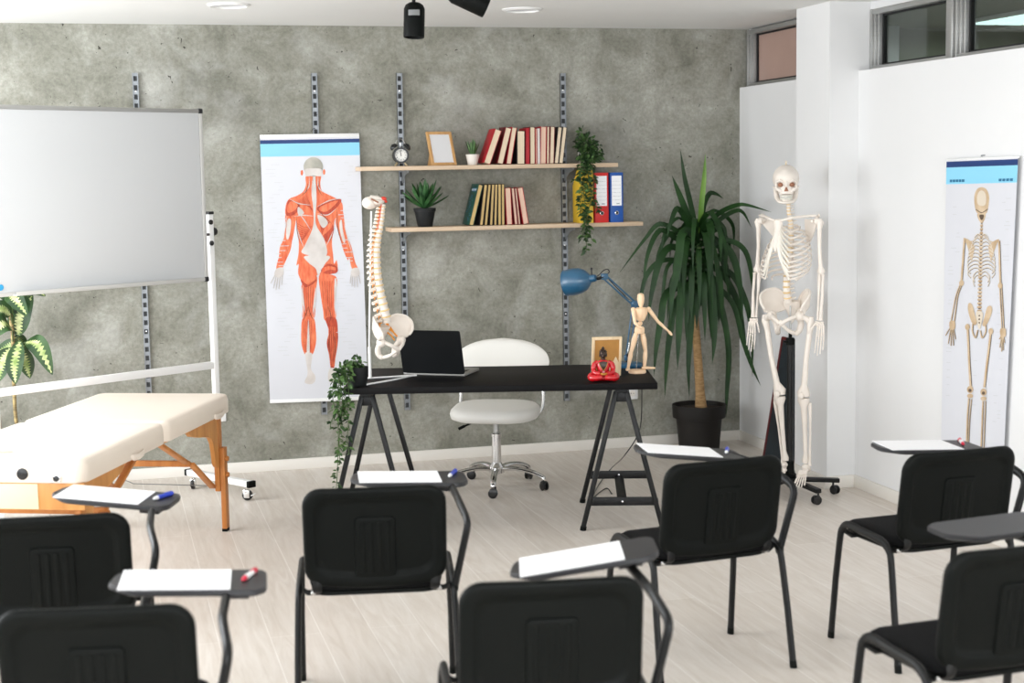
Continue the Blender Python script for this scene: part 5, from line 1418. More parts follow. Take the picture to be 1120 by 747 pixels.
FR = V((0.80, -0.60, 0)).normalized()                        # the way the spine model faces
pts = [sp(419.5, 222.5), sp(418.3, 231), sp(417.3, 240), sp(415.3, 252), sp(413, 266), sp(412.2, 282), sp(413.2, 300), sp(415.8, 318), sp(419.2, 333), sp(422.3, 346), sp(423.5, 354)]
col = smooth_path(pts, 12)
cum = [0]
for a, b in zip(col, col[1:]): cum.append(cum[-1]+(b-a).length)
def along(s):
    s = max(0, min(cum[-1]-1e-6, s))
    for i in range(len(cum)-1):
        if cum[i+1] >= s:
            f = (s-cum[i])/(cum[i+1]-cum[i]); return col[i].lerp(col[i+1], f), (col[min(i+2, len(col)-1)]-col[max(0, i-1)]).normalized()
t = thing('spine_model', 'white anatomical model of a human spine and pelvis above the laptop', 'anatomical model', b0+V((0.03, 0.04, 0.0)))
mv, md, mn, mr = MB(), MB(), MB(), MB()
s = 0.004; nv = 24
total = cum[-1]; hs = [0.013+0.016*(i/(nv-1)) for i in range(nv)]; gap = [0.004+0.005*(i/(nv-1)) for i in range(nv)]
sc = total/(sum(hs)+sum(gap)); 
for i in range(nv):
    h_ = hs[i]*sc; g = gap[i]*sc; c, tn = along(s+h_/2); w = 0.0145+0.0135*(i/(nv-1))
    pr = 0.010 if i < 6 else (0.026 if i < 19 else 0.022)
    if i < 7: pr = 0.016
    vertebra(mv, c, -tn, FR, w, h_, pr)
    if i > 0:
        c2, tn2 = along(s-g/2); md.lathe([(w*0.8, -g/2), (w*0.99, 0), (w*0.8, g/2)], T3(*c2) @ frame_to(tn2), n=14)
    sd = FR.cross(V((0,0,1)))
    for q in (-1, 1): mn.tube([c-FR*w*0.8+sd*q*w*0.4-V((0,0,h_*0.45)), c-FR*w*0.9+sd*q*(w*1.1)-V((0,0,h_*0.6)), c-FR*w*0.5+sd*q*(w*1.6+0.006)-V((0,0,h_*0.95))], [0.0032, 0.0032, 0.0022], 6)
    if i < 7:
        for q in (-1, 1): mr.tube([c-FR*w*0.3+sd*q*w*1.05+V((0,0,h_*0.5)), c-FR*w*0.3+sd*q*w*1.05-V((0,0,h_*0.8))], 0.0022, 6)
    s += h_+g
mv.build('vertebrae', 'bone', t, world=True); md.build('discs', 'disc_yellow', t, world=True); mn.build('nerves', 'nerve', t, world=True); mr.build('arteries', 'red_disc', t, world=True)
# base of the skull: shallow bowl seen edge-on
m = MB(); oc = sp(404.5, 221, 0.01)
R = Matrix.Rotation(math.atan2(FR.y, FR.x), 3, 'Z')
m.ell(oc+V((0, 0, -0.004)), (0.040, 0.046, 0.033), R); m.ell(sp(411, 221), (0.045, 0.034, 0.016), R); m.tube([sp(405, 216), sp(412, 216.8), sp(420, 220)], [0.012, 0.014, 0.010], 10); m.build('skull_base', 'bone', t, world=True)
m = MB(); m.tube([sp(406, 217.5, -0.035), sp(414, 221.5, -0.037)], 0.004, 8); m.build('skull_opening', 'bone_dark', t, world=True)  # solid rod; the shade of the opening is put in as colour
m = MB(); m.ell(sp(419.5, 217.5), (0.016, 0.014, 0.012)); m.ell(sp(422, 220.5, -0.01), (0.008, 0.008, 0.007)); m.build('atlas_marking', 'red_disc', t, world=True)
pc = sp(425.5, 369)
yaw = math.atan2(FR.y, FR.x)+PI/2+math.radians(-18)
m = MB(Matrix.Translation(pc) @ Rz(yaw) @ Rx(math.radians(8))); pelvis(m, 0.86); m.build('pelvis', 'bone', t, world=True)
m = MB()
for q in (-1, 1):
    for a, b in (((0.02, 0.05, 0.075), (0.055, 0.02, 0.02)), ((0.02, 0.04, 0.05), (0.06, 0.0, 0.0)), ((0.015, 0.04, 0.03), (0.05, 0.01, -0.02))):
        TT = Matrix.Translation(pc) @ Rz(yaw); m.tube([TT @ V((q*a[0], a[1], a[2])), TT @ V((q*(a[0]+b[0])/2, (a[1]+b[1])/2-0.01, (a[2]+b[2])/2)), TT @ V((q*b[0], b[1], b[2]))], 0.004, 6)
m.build('sacral_nerves', 'nerve', t, world=True)

# ------------------------------------------------------------------ trailing plant at the left end of the desk
p0 = dk(0.07, 0.10)
t = thing('trailing_plant', 'leafy trailing plant in a black pot hanging over the left end of the desk', 'potted plant', p0)
pot(t, 0.042, 0.052, 0.095, 0.0, 'pot_black')
def q_(px, py, Y): return at_y(px, py, Y)-V(p0)
Yv = 7.575
vines = [[(0, 0, 0.095), q_(385, 395, 7.66), q_(372, 412, Yv), q_(370, 435, Yv), q_(370, 460, Yv), q_(370, 490, Yv), q_(369, 515, Yv), q_(368, 534, Yv)],
         [(0, 0, 0.095), q_(384, 398, 7.65), q_(376, 415, Yv), q_(379, 440, Yv), q_(381, 462, Yv), q_(380, 480, Yv), q_(382, 497, Yv)],
         [(0, 0, 0.095), q_(382, 400, 7.65), q_(366, 415, Yv), q_(364, 435, Yv), q_(366, 450, Yv), q_(362, 462, Yv), q_(361, 470, Yv)],
         [(0, 0, 0.095), q_(380, 398, 7.65), q_(370, 410, Yv), q_(374, 430, Yv), q_(374, 455, Yv), q_(371, 480, Yv), q_(372, 508, Yv)],
         [(0.01, 0, 0.095), q_(392, 392, 7.68), q_(390, 387, 7.68)], [(0, 0, 0.095), q_(386, 396, 7.64), q_(378, 402, Yv), q_(381, 425, Yv), q_(383, 446, Yv)]]
trailing(t, vines, [(tuple(q_(376, 408, 7.61)), (0.05, 0.04, 0.055), 70), (tuple(q_(371, 425, Yv)), (0.04, 0.035, 0.06), 44), (tuple(q_(374, 445, Yv)), (0.045, 0.03, 0.05), 34), (tuple(q_(391, 396, 7.68)), (0.03, 0.03, 0.03), 26)],
         0.031, 0.0095, 33, ['leaf_mid', 'leaf_deep'], 0.85)

# ------------------------------------------------------------------ picture frame seen from behind
p = at_z(664, 411.5, DZ)
FA = math.radians(172)
t = thing('picture_frame', 'wooden picture frame seen from behind, standing behind the red figurine on the desk', 'picture frame', (p.x+0.0, p.y+0.02, DZ), FA)
Rm = frame(t, 0.158, 0.215, 0.014, 0.018, math.radians(12), 0, 'pale_pine', 'photo_blank', 'mdf')
m = MB(); m.prism([(0, 0), (0.085, 0), (0.058, 0.045), (0.0, 0.13)], 0.003, T3(-0.066, 0.020, 0.0) @ Rz(math.radians(-66)) @ Matrix(((0,0,1,0),(1,0,0,0),(0,1,0,0),(0,0,0,1)))); m.build('easel_strut', 'pale_pine', t)

# ------------------------------------------------------------------ seated meditating figurine
p = at_z(662, 417.5, DZ)
t = thing('meditating_figurine', 'small red lacquered figurine of a cross-legged meditating figure with a dark head', 'figurine', (p.x, p.y+0.03, DZ), math.radians(-16))
k = 1.0
m = MB()
m.ell((0, 0.004, 0.018), (0.060, 0.042, 0.018))
for s in (-1, 1):
    m.tube(smooth_path([(s*0.02, 0.01, 0.034), (s*0.052, -0.004, 0.030), (s*0.064, -0.022, 0.022), (s*0.045, -0.038, 0.020), (s*0.005, -0.044, 0.024)], 5), [0.021]*5+[0.02]*5+[0.018]*5+[0.015]*5+[0.011], 12)
    m.tube(smooth_path([(s*0.026, 0.008, 0.098), (s*0.042, 0.006, 0.088), (s*0.050, -0.002, 0.062), (s*0.042, -0.022, 0.046), (s*0.016, -0.038, 0.043)], 5), [0.012]*5+[0.0145]*5+[0.013]*5+[0.012]*5+[0.010], 12)
m.tube([(0, 0.008, 0.025), (0, 0.010, 0.055), (0, 0.009, 0.085), (0, 0.008, 0.102), (0, 0.008, 0.110)], [0.036, 0.031, 0.036, 0.030, 0.014], 18, ry=[0.028, 0.024, 0.026, 0.020, 0.012], up=(1, 0, 0))
m.build('robe', 'red_lacquer', t)
m = MB()
m.strip([[(-0.020, -0.0165, 0.100), (0, -0.0175, 0.104), (0.020, -0.0165, 0.100)], [(-0.017, -0.0205, 0.086), (0, -0.0225, 0.088), (0.017, -0.0205, 0.086)], [(-0.010, -0.0205, 0.070), (0, -0.022, 0.071), (0.010, -0.0205, 0.070)], [(-0.003, -0.018, 0.058), (0, -0.0185, 0.057), (0.003, -0.018, 0.058)]])
m.tube([(0, 0.006, 0.104), (0, 0.004, 0.122)], [0.012, 0.011], 12); m.build('chest', 'bronze', t)
m = MB(); m.ell((0, 0.002, 0.138), (0.0175, 0.0195, 0.0225), u=18, v=12); m.tube([(0, -0.012, 0.128), (0, -0.0165, 0.124)], [0.010, 0.006], 10)
m.tube([(0, -0.0165, 0.142), (0, -0.0205, 0.134)], [0.0018, 0.0032], 8)
for s in (-1, 1):
    m.ell((s*0.018, 0.004, 0.133), (0.003, 0.005, 0.011)); m.ell((s*0.007, -0.0165, 0.1405), (0.0042, 0.002, 0.0016))
m.ell((0, -0.0172, 0.1275), (0.0055, 0.0025, 0.0016)); hd = m.build('head', 'bronze', t)
m = MB(); m.ell((0, 0.006, 0.146), (0.019, 0.019, 0.018)); m.ell((0, 0.006, 0.166), (0.009, 0.009, 0.008)); m.ell((0, 0.006, 0.174), (0.004, 0.004, 0.004))
for i in range(26):
    a = i*2.4; z = 0.140+0.022*i/26; r = 0.0185*math.sqrt(max(0.05, 1-((z-0.146)/0.0195)**2)); m.ell((r*math.cos(a), 0.006+r*math.sin(a) if math.sin(a) > -0.3 or z > 0.15 else 0.006, z), 0.003, u=8, v=6)
m.build('curled_hair', 'bronze', hd)
m = MB()
for s in (-1, 1): m.tube([(s*0.018, -0.036, 0.043), (s*0.006, -0.044, 0.041), (-s*0.008, -0.045, 0.039)], [0.006, 0.006, 0.004], 8, ry=0.004)
m.build('folded_hands', 'gold', t)
m = MB(); 
for s in (-1, 1): m.tube(smooth_path([(s*0.022, -0.0175, 0.100), (s*0.018, -0.0225, 0.084), (s*0.008, -0.0235, 0.066), (0, -0.021, 0.055)], 4), 0.0018, 6)
m.build('robe_hem', 'gold', t)

# ------------------------------------------------------------------ jointed wooden artist figure
p = at_z(697, 408, DZ)
MY = p.y
t = thing('artist_mannequin', 'jointed wooden artist figure with one arm out, at the right end of the desk', 'mannequin', (p.x, p.y, DZ))
bm_ = MB(); bm_.lathe([(0.001, 0), (0.044, 0), (0.047, 0.003), (0.047, 0.014), (0.044, 0.018), (0.001, 0.018)], n=36, cap0=False, cap1=False); bm_.build('base_disc', 'mannequin', t)
def mp(px, py, dy=0.0): return at_y(px, py, MY+dy)
SC = 1.0
def limb(nm, a, b, ra, rm, rb, parent=t, squash=1.0):
    m = MB(); P = [a, a.lerp(b, 0.08), a.lerp(b, 0.3), a.lerp(b, 0.6), a.lerp(b, 0.92), b]
    m.tube(P, [ra*0.75, ra, rm, (rm+rb)/2, rb, rb*0.7], 14); return m.build(nm, 'mannequin', parent, world=True)
def ballj(*cs):
    m = MB()
    for c, r in cs: m.ell(c, r, u=14, v=10)
    m.build('ball_joint', 'mannequin', t, world=True)
hip = mp(699.5, 363.5); waist = mp(700, 351); chest = mp(701.5, 341)
# head, neck, chest, waist, hips
m = MB(); m.tube([mp(701, 334.5), mp(701, 331), mp(700.8, 326.5), mp(700.8, 322), mp(700.8, 320.6)], [0.011, 0.0165, 0.0195, 0.0165, 0.007], 18, ry=[0.012, 0.019, 0.022, 0.019, 0.008], up=(1, 0, 0)); m.build('head', 'mannequin', t, world=True)
m = MB(); m.tube([mp(701.2, 337.2), mp(701, 333)], [0.0085, 0.0085], 12); m.build('neck', 'mannequin', t, world=True)
m = MB(); m.tube([mp(701.5, 336.3), mp(701.5, 338), mp(701.3, 343), mp(700.6, 349), mp(700.3, 351)], [0.026, 0.039, 0.034, 0.024, 0.016], 20, ry=[0.014, 0.022, 0.022, 0.018, 0.012], up=(1, 0, 0)); m.build('chest', 'mannequin', t, world=True)
m = MB(); m.tube([mp(700, 356.8), mp(699.8, 358.5), mp(699.4, 362.5), mp(699.2, 365)], [0.018, 0.026, 0.029, 0.024], 20, ry=[0.014, 0.019, 0.021, 0.016], up=(1, 0, 0)); m.build('hips', 'mannequin', t, world=True)
shL, shR = mp(692.5, 338.5), mp(709.5, 338)
elL, hdL = mp(694.5, 353, -0.03), mp(700, 358.5, -0.055)
elR, wrR, haR = mp(720, 352), mp(731, 362), mp(735.2, 366.8)
hpL, knL, anL = mp(695.2, 366.5), mp(690.5, 384.5, -0.008), mp(687, 402.5, 0)
hpR, knR, anR = mp(703.2, 366.5), mp(706, 384), mp(704.8, 403)
ballj((waist+V((0, 0, -0.013)), 0.0135), (shL, 0.0125), (shR, 0.0125), (elL, 0.0085), (elR, 0.0085), (wrR, 0.006), (hpL, 0.0135), (hpR, 0.0135), (knL, 0.0105), (knR, 0.0105), (anL, 0.008), (anR, 0.008), (hdL.lerp(elL, 0.25), 0.006))
limb('upper_arm', shL, elL, 0.011, 0.0115, 0.0085); limb('upper_arm', shR, elR, 0.011, 0.0115, 0.0085)
limb('forearm', elL, hdL.lerp(elL, 0.25), 0.009, 0.009, 0.006); limb('forearm', elR, wrR, 0.009, 0.009, 0.006)
for a, b in ((hdL.lerp(elL, 0.22), hdL+V((0.012, 0, -0.004))), (wrR, haR)):
    m = MB(); m.tube([a, a.lerp(b, 0.35), a.lerp(b, 0.8), b], [0.005, 0.0085, 0.007, 0.003], 10, ry=[0.004, 0.005, 0.004, 0.002]); m.build('hand', 'mannequin', t, world=True)
limb('thigh', hpL, knL, 0.0135, 0.0155, 0.0105); limb('thigh', hpR, knR, 0.0135, 0.0155, 0.0105)
limb('shin', knL, anL, 0.011, 0.0125, 0.008); limb('shin', knR, anR, 0.011, 0.0125, 0.008)
zf_ = DZ+0.018
for a, d in ((anL, V((-0.022, -0.05, 0))), (anR, V((0.045, -0.03, 0)))):
    h_ = V((a.x, a.y, zf_+0.008)); m = MB(); m.tube([h_-d*0.25, h_, h_+d*0.5, h_+d*0.95, h_+d*1.1], [0.007, 0.011, 0.012, 0.010, 0.004], 12, ry=[0.006, 0.008, 0.0075, 0.006, 0.004], up=(-d.y, d.x, 0)); m.build('foot', 'mannequin', t, world=True)
m = MB(); hb = V((hip.x, hip.y+0.018, 0)); m.tube([V((p.x+0.0, p.y+0.018, DZ+0.015)), V((hip.x, hip.y+0.018, hip.z-0.01)), V((hip.x, hip.y+0.004, hip.z))], 0.0022, 8); m.build('support_rod', 'chrome', t, world=True)

# ------------------------------------------------------------------ blue desk lamp
bp = dk(1.50, 0.655)
t = thing('desk_lamp', 'petrol blue architect desk lamp standing behind the wooden figure', 'desk lamp', bp)
LY = bp.y
def lp(px, py, dy=0.0): return at_y(px, py, LY+dy)
bx = lp(690, 404)
m = MB(); m.lathe([(0.001, 0), (0.078, 0), (0.08, 0.004), (0.08, 0.016), (0.072, 0.022), (0.02, 0.026), (0.001, 0.026)], n=36, cap0=False, cap1=False); m.build('base', 'lamp_blue', t)
kz = V((bp.x, bp.y, DZ+0.05)); el = lp(694, 332.5); hj = lp(661, 302.5)
m = MB(); m.cyl((bp.x, bp.y, DZ+0.024), (bp.x, bp.y, DZ+0.07), 0.012, n=16); m.build('socket', 'black_tube', t, world=True)
def parallel(nm, a, b, off, r):
    o_ = MB(); d = (b-a).normalized(); n = V((0, 1, 0)).cross(d).normalized()
    for s in (-1, 1): o_.tube([a+n*off*s, b+n*off*s], r, 8)
    o_.build(nm, 'lamp_blue', t, world=True); return n
parallel('lower_arm', kz, el, 0.011, 0.0048); n = parallel('upper_arm', el, hj, 0.011, 0.0048)
for c in (kz, el, hj):
    m = MB(); m.box(c, (0.04, 0.016, 0.034), bev=0.004); m.cyl(c+V((0, -0.013, 0)), c+V((0, 0.013, 0)), 0.008, n=14); m.build('arm_joint', 'lamp_blue', t, world=True)
for a, b in ((kz, el), (el, hj)):
    d = (b-a).normalized(); n = V((0, 1, 0)).cross(d).normalized(); P = []; m = MB()
    for i in range(80):
        f = 0.06+0.22*i/79; an = i*0.9; P.append(a.lerp(b, f)+n*0.0045*math.cos(an)+V((0, 0.0045*math.sin(an)+0.012, 0)))
    m.tube(P, 0.0011, 4); m.build('spring', 'chrome', t, world=True)

nk = lp(648, 304.5); ax = (lp(620, 309.5, 0.10)-nk).normalized()
m = MB(); m.tube([hj, hj.lerp(nk, 0.5)+V((0, 0, -0.006)), nk], [0.009, 0.008, 0.011], 10); m.build('head_joint', 'black_tube', t, world=True)
Rn = Matrix.Translation(nk) @ frame_to(ax)
m = MB(Rn); m.lathe([(0.017, -0.02), (0.02, -0.012), (0.021, 0.012), (0.036, 0.024), (0.056, 0.044), (0.069, 0.072), (0.074, 0.105), (0.073, 0.135), (0.070, 0.158), (0.0725, 0.16), (0.0705, 0.135), (0.068, 0.105), (0.055, 0.06), (0.03, 0.035)], n=36, cap1=True); m.build('lamp_shade', 'lamp_blue', t, world=True)
m = MB(Rn); m.lathe([(0.014, 0.03), (0.016, 0.06), (0.030, 0.09), (0.034, 0.11), (0.026, 0.132), (0.001, 0.142)], n=20, cap1=False); m.build('bulb', 'photo_blank', t, world=True)
m = MB(Rn); m.cyl((0, 0.02, 0.0), (0, 0.05, -0.004), 0.004, n=8); m.ell((0, 0.052, -0.004), 0.007); m.build('switch', 'black_shiny', t, world=True)
m = MB()
m.tube(smooth_path([lp(652, 303, 0.01), lp(656, 300, 0.01), lp(660, 296, 0.012), lp(664.5, 294.5, 0.012), lp(666.5, 297.5, 0.012), lp(664, 302, 0.014), lp(672, 312, 0.014), lp(682, 322, 0.014), lp(692, 334, 0.014)], 6), 0.0028, 6)
m.tube(smooth_path([kz+V((0.012, 0.012, 0)), kz+V((0.04, 0.07, -0.03)), dk(1.59, 0.70)+V((0, 0, 0.004)), dk(1.60, 0.76)+V((0, 0, -0.004)), dk(1.59, 0.79)+V((0, 0, -0.12)), at_y(700, 468, 8.0), at_y(684, 497, 8.0), at_z(668, 513, 0.02), at_z(655, 530, 0.006), at_z(648, 545, 0.004), at_z(655, 539, 0.004), at_z(664, 534, 0.004), at_z(669, 540, 0.004)], 8), 0.0032, 6)
m.build('power_cord', 'black_shiny', t, world=True)
# ------------------------------------------------------------------ big dracaena in the corner
PC = V((3.755, 9.235, 0))
t = thing('dracaena_plant', 'tall plant with long drooping strap leaves in a dark pot in the corner', 'potted plant', PC)
m = MB(); m.lathe([(0.001, 0), (0.128, 0), (0.132, 0.004), (0.150, 0.218), (0.172, 0.222), (0.178, 0.30), (0.176, 0.306), (0.166, 0.306), (0.160, 0.27)], n=48, cap0=False, cap1=False); m.build('pot', 'pot_brown', t)
m = MB(); m.lathe([(0.164, 0.278), (0.09, 0.286), (0.001, 0.288)], n=32, cap0=False, cap1=False); m.build('soil', 'soil', t)
def dp(px, py, dy=0.0): return at_y(px, py, PC.y+dy)
tr = smooth_path([dp(767, 447)-V((0, 0, 0.03)), dp(765.5, 425), dp(763.5, 395), dp(761.5, 365), dp(760, 340), dp(762, 310), dp(763.5, 285), dp(764.5, 262)], 6)
n_ = len(tr)
rad = [0.033*(1-i/(n_-1))+0.014*(i/(n_-1))+0.010*max(0, 1-i/5.0) for i in range(n_)]; cut = next(i for i, q in enumerate(tr) if q.z > 0.92)
m = MB(); m.tube(tr[cut-1:], [r_*1.12 for r_ in rad[cut-1:]], 12); m.build('leafy_stem', 'leaf_mid', t, world=True)
m = MB(); m.tube(tr[:cut], rad[:cut], 14)
m.build('cane', 'trunk', t, world=True)
rnd = random.Random(12)
lf, lm = MB(), MB()
def strap(g, P, w, fold=0.22, twist=0.75):
    P = smooth_path(P, 6); d = P[-1]-P[0]; a = V((d.x, d.y, 0)); horiz = V((-a.y, a.x, 0)).normalized() if a.length > 0.02 else V((1, 0, 0))
    k = len(P); rows = []; prev = None
    for i, p in enumerate(P):
        s_ = i/(k-1); tan = (P[min(i+1, k-1)]-P[max(i-1, 0)]).normalized()
        sv = tan.cross(V((0.3, 0.95, 0)))
        if prev is not None and sv.dot(prev) < 0: sv = -sv
        hz = horiz if horiz.dot(sv) >= 0 else -horiz
        sd = sv.normalized()*twist+hz*(1-twist) if sv.length > 0.05 else hz
        sd = (sd-tan*sd.dot(tan)).normalized(); prev = sd
        ww = w*max(0.02, min(1, (s_*5+0.35))*(1-max(0, (s_-0.45)/0.55)**1.8)); nr = sd.cross(tan).normalized()
        if nr.y > 0: nr = -nr
        rows.append([p-sd*ww+nr*ww*fold, p, p+sd*ww+nr*ww*fold])
    g.strip(rows)
# leaves that stand out in the outline
KEY = [([(763,262),(757,230),(749,195),(744,163)],(0,0,-.02,-.03),.021,0), ([(765,258),(767,225),(770,195),(771.5,168)],(0,-.03,-.04,-.05),.022,1),
 ([(763,262),(754,240),(743,212),(735,192)],(0,-.03,-.05,-.06),.026,0), ([(766,250),(770,225),(776,212),(783,212),(791,217)],(0,0,.03,.05,.06),.02,0),
 ([(768,258),(783,236),(800,226),(815,224),(844,232)],(0,-.14,-.28,-.40,-.55),.020,0), ([(768,262),(780,246),(800,232),(812,232),(822,249)],(0,-.04,-.08,-.14,-.2),.020,0),
 ([(760,262),(750,240),(741,228),(734,242),(729,262)],(0,-.06,-.1,-.13,-.14),.022,0), ([(762,268),(745,255),(722,245),(705,262),(677,299)],(0,0,.04,.07,.09),.020,0),
 ([(762,268),(742,262),(722,252),(708,280),(703,322)],(0,-.06,-.12,-.16,-.18),.022,0), ([(764,268),(758,255),(746,256),(742,285),(735,325),(733,352)],(0,-.12,-.19,-.23,-.25,-.26),.033,0),
 ([(766,260),(773,243),(777,250),(778,275),(779,300)],(0,-.1,-.18,-.22,-.24),.030,0), ([(768,262),(785,250),(792,262),(795,295)],(0,-.05,-.06,-.07),.024,0),
 ([(768,268),(790,268),(803,285),(810,320),(812,352)],(0,-.1,-.15,-.18,-.2),.030,0), ([(768,268),(795,263),(815,275),(823,310),(824,345)],(0,-.08,-.14,-.2,-.22),.022,0),
 ([(760,280),(735,270),(722,285),(713,320),(709,352)],(0,-.05,-.09,-.1,-.1),.028,0), ([(760,285),(725,285),(708,300),(701,325),(697,352)],(0,.02,.04,.05,.06),.020,0),
 ([(768,285),(790,300),(806,330),(813,365),(816,388)],(0,-.05,-.08,-.1,-.1),.026,0), ([(770,290),(800,300),(817,335),(822,370),(823,412)],(0,-.06,-.12,-.18,-.2),.024,0),
 ([(762,300),(748,300),(744,335),(742,375),(741,405)],(0,-.13,-.2,-.23,-.24),.030,0), ([(766,300),(776,300),(780,340),(781,372),(779,398)],(0,-.14,-.2,-.23,-.24),.031,0),
 ([(768,300),(783,320),(792,350),(796,380),(797,420)],(0,-.1,-.15,-.17,-.17),.026,0), ([(760,310),(730,320),(723,350),(718,380),(715,412)],(0,-.08,-.12,-.14,-.14),.028,0),
 ([(762,310),(740,330),(733,365),(729,400),(727,435)],(0,-.02,-.03,-.03,-.03),.026,0), ([(768,310),(790,345),(797,385),(795,430),(794,457)],(0,.05,.07,.08,.08),.024,0),
 ([(766,320),(758,330),(755,365),(753,400),(754,435)],(0,-.10,-.16,-.18,-.18),.026,0), ([(768,300),(800,330),(812,370),(822,400),(832,422)],(0,-.12,-.2,-.28,-.36),.022,0)]
for P, dys, w, lime in KEY:
    strap(lm if lime else lf, [dp(x, y, dy) for (x, y), dy in zip(P, dys)], w*0.82)
for i in range(66):
    f = i/66; a = i*2.39996; zc = 1.48-0.40*f; el_ = math.radians(58-62*f)+rnd.uniform(-.15, .15); L_ = rnd.uniform(0.40, 0.66)
    d = V((math.cos(a), math.sin(a), 0)); c = dp(763, 290); c = V((c.x, c.y, zc))
    if d.y > 0.2: L_ *= 0.55
    if d.x > 0.5: L_ *= 0.85
    P = []; ang = el_; q = c.copy(); st = L_/9
    for k_ in range(10):
        P.append(q.copy()); q = q+(d*math.cos(ang)+V((0, 0, math.sin(ang))))*st; ang = max(-1.5, ang-0.34-0.07*k_*(0.6+f))
    P = [V((min(p_.x, 4.09), min(p_.y, 9.45), p_.z)) for p_ in P]
    strap(lf, P[::3]+([P[-1]] if (len(P)-1) % 3 else []), rnd.uniform(0.014, 0.021), 0.22, 0.4)
lf.build('leaves', 'leaf_dark', t, world=True); lm.build('young_leaf', 'leaf_lime', t, world=True)

# ------------------------------------------------------------------ variegated plant behind the whiteboard
DC = V((-0.51, 9.12, 0))
t = thing('dumb_cane_plant', 'plant with cream and green patterned leaves behind the whiteboard at the left edge', 'potted plant', DC)
m = MB(); m.lathe([(0.001, 0), (0.11, 0), (0.115, 0.004), (0.145, 0.25), (0.155, 0.252), (0.157, 0.29), (0.148, 0.29), (0.143, 0.26)], n=36, cap0=False, cap1=False); m.build('pot', 'pot_brown', t)
m = MB(); m.lathe([(0.146, 0.265), (0.001, 0.275)], n=28, cap0=False, cap1=False); m.build('soil', 'soil', t)
def vpt(px, py, dy=0.0): return at_y(px, py, DC.y+dy)
m = MB(); m.tube(smooth_path([V((DC.x+0.01, DC.y, 0.26)), vpt(17, 455), vpt(15.5, 425), vpt(14, 400), vpt(14, 370), vpt(10, 335)], 6), 0.0105, 10); m.build('cane', 'cane_spot', t, world=True)
LV = [((22, 372), (16, 398), (17, 420), 8.6, -.08), ((28, 374), (42, 378), (57.5, 410), 9.5, -.10), ((20, 368), (22, 345), (36, 322), 11, .02), ((13, 330), (24, 333), (29, 346), 9, -.12), ((9, 320), (16, 326), (30, 345), 8.5, -.16),
      ((12, 380), (2, 398), (-2, 418), 9.5, -.05), ((20, 378), (28, 396), (33, 414), 8.5, .04), ((14, 362), (4, 354), (-12, 372), 9.5, -.12), ((14, 368), (22, 374), (30, 392), 7, .08), ((20, 372), (8, 380), (-8, 388), 7, .03),
      ((34, 322), (40, 318), (50, 324), 4.5, .0), ((12, 345), (2, 338), (-12, 342), 9, -.05), ((10, 330), (6, 318), (-6, 312), 9, .03), ((14, 340), (28, 312), (44, 300), 9, .05), ((12, 330), (16, 300), (22, 280), 9, .0), ((10, 330), (0, 300), (-10, 285), 9, -.05)]
lg_, lc_, sm_ = MB(), MB(), MB()
for b, mid, tip, w, dy in LV:
    w = w/172.0
    B, Mi, Ti = vpt(*b, dy*0.4), vpt(*mid, dy), vpt(*tip, dy*1.2)
    P = smooth_path([B, Mi, Ti], 13)
    view = V((-0.1, -1, 0.25)); d = (Ti-B).normalized(); side = d.cross(view).normalized()
    pf = lambda s_: max(0.02, math.sin(PI*min(1, s_**0.85))**0.75)
    lg_.leaf(P, w, side, 0.12, pf)
    nrm = side.cross(d).normalized()
    if nrm.y > 0: nrm = -nrm
    # pale centre with a feathered edge
    inner = []
    k_ = len(P)
    for i, p_ in enumerate(P):
        s_ = i/(k_-1); ww = w*pf(s_)*(0.66 if i % 2 else 0.16)*(1-0.35*s_); inner.append([p_-side*ww+nrm*0.003+nrm*ww*0.12*0, p_+nrm*0.002, p_+side*ww+nrm*0.003])
    lc_.strip(inner[1:-1])
    sm_.tube([vpt(14, min(400, b[1]+14), 0), B.lerp(vpt(14, min(400, b[1]+14)), 0.4)+V((0, 0, 0.01)), B], 0.004, 6)
lg_.build('leaves', 'leaf_varieg', t, world=True); lc_.build('leaf_centres', 'leaf_cream', t, world=True); sm_.build('leaf_stalks', 'stem', t, world=True)

# ------------------------------------------------------------------ blackboard leaning on the recess wall
t = thing('blackboard', 'dark slate blackboard with thin red frame leaning on the white wall behind the skeleton', 'blackboard', (4.0, 8.53, 0))
bb, bt = 3.995, 4.125
def bpnt(y, f, off=0.0): return V((bb+(bt-bb)*f-off, y, 0.012+0.768*f))
m = MB(); y0, y1 = 8.30, 8.74
lean = math.atan2(bt-bb, 0.768)
T = T3(bb, 0, 0.006) @ Ry(lean)
H_ = 0.79
m = MB(T); m.box((0.0, (y0+y1)/2, H_/2), (0.012, y1-y0-0.02, H_-0.02)); m.build('slate', 'slate', t, world=True)
for nm, c_, s_ in (('a', (0, y0, H_/2), (0.022, 0.022, H_)), ('b', (0, y1, H_/2), (0.022, 0.022, H_)), ('c', (0, (y0+y1)/2, 0.008), (0.022, y1-y0, 0.022)), ('d', (0, (y0+y1)/2, H_-0.008), (0.022, y1-y0, 0.022))):
    m = MB(T); m.box(c_, s_, bev=0.003); m.build('frame_rail', 'red_wood', t, world=True)

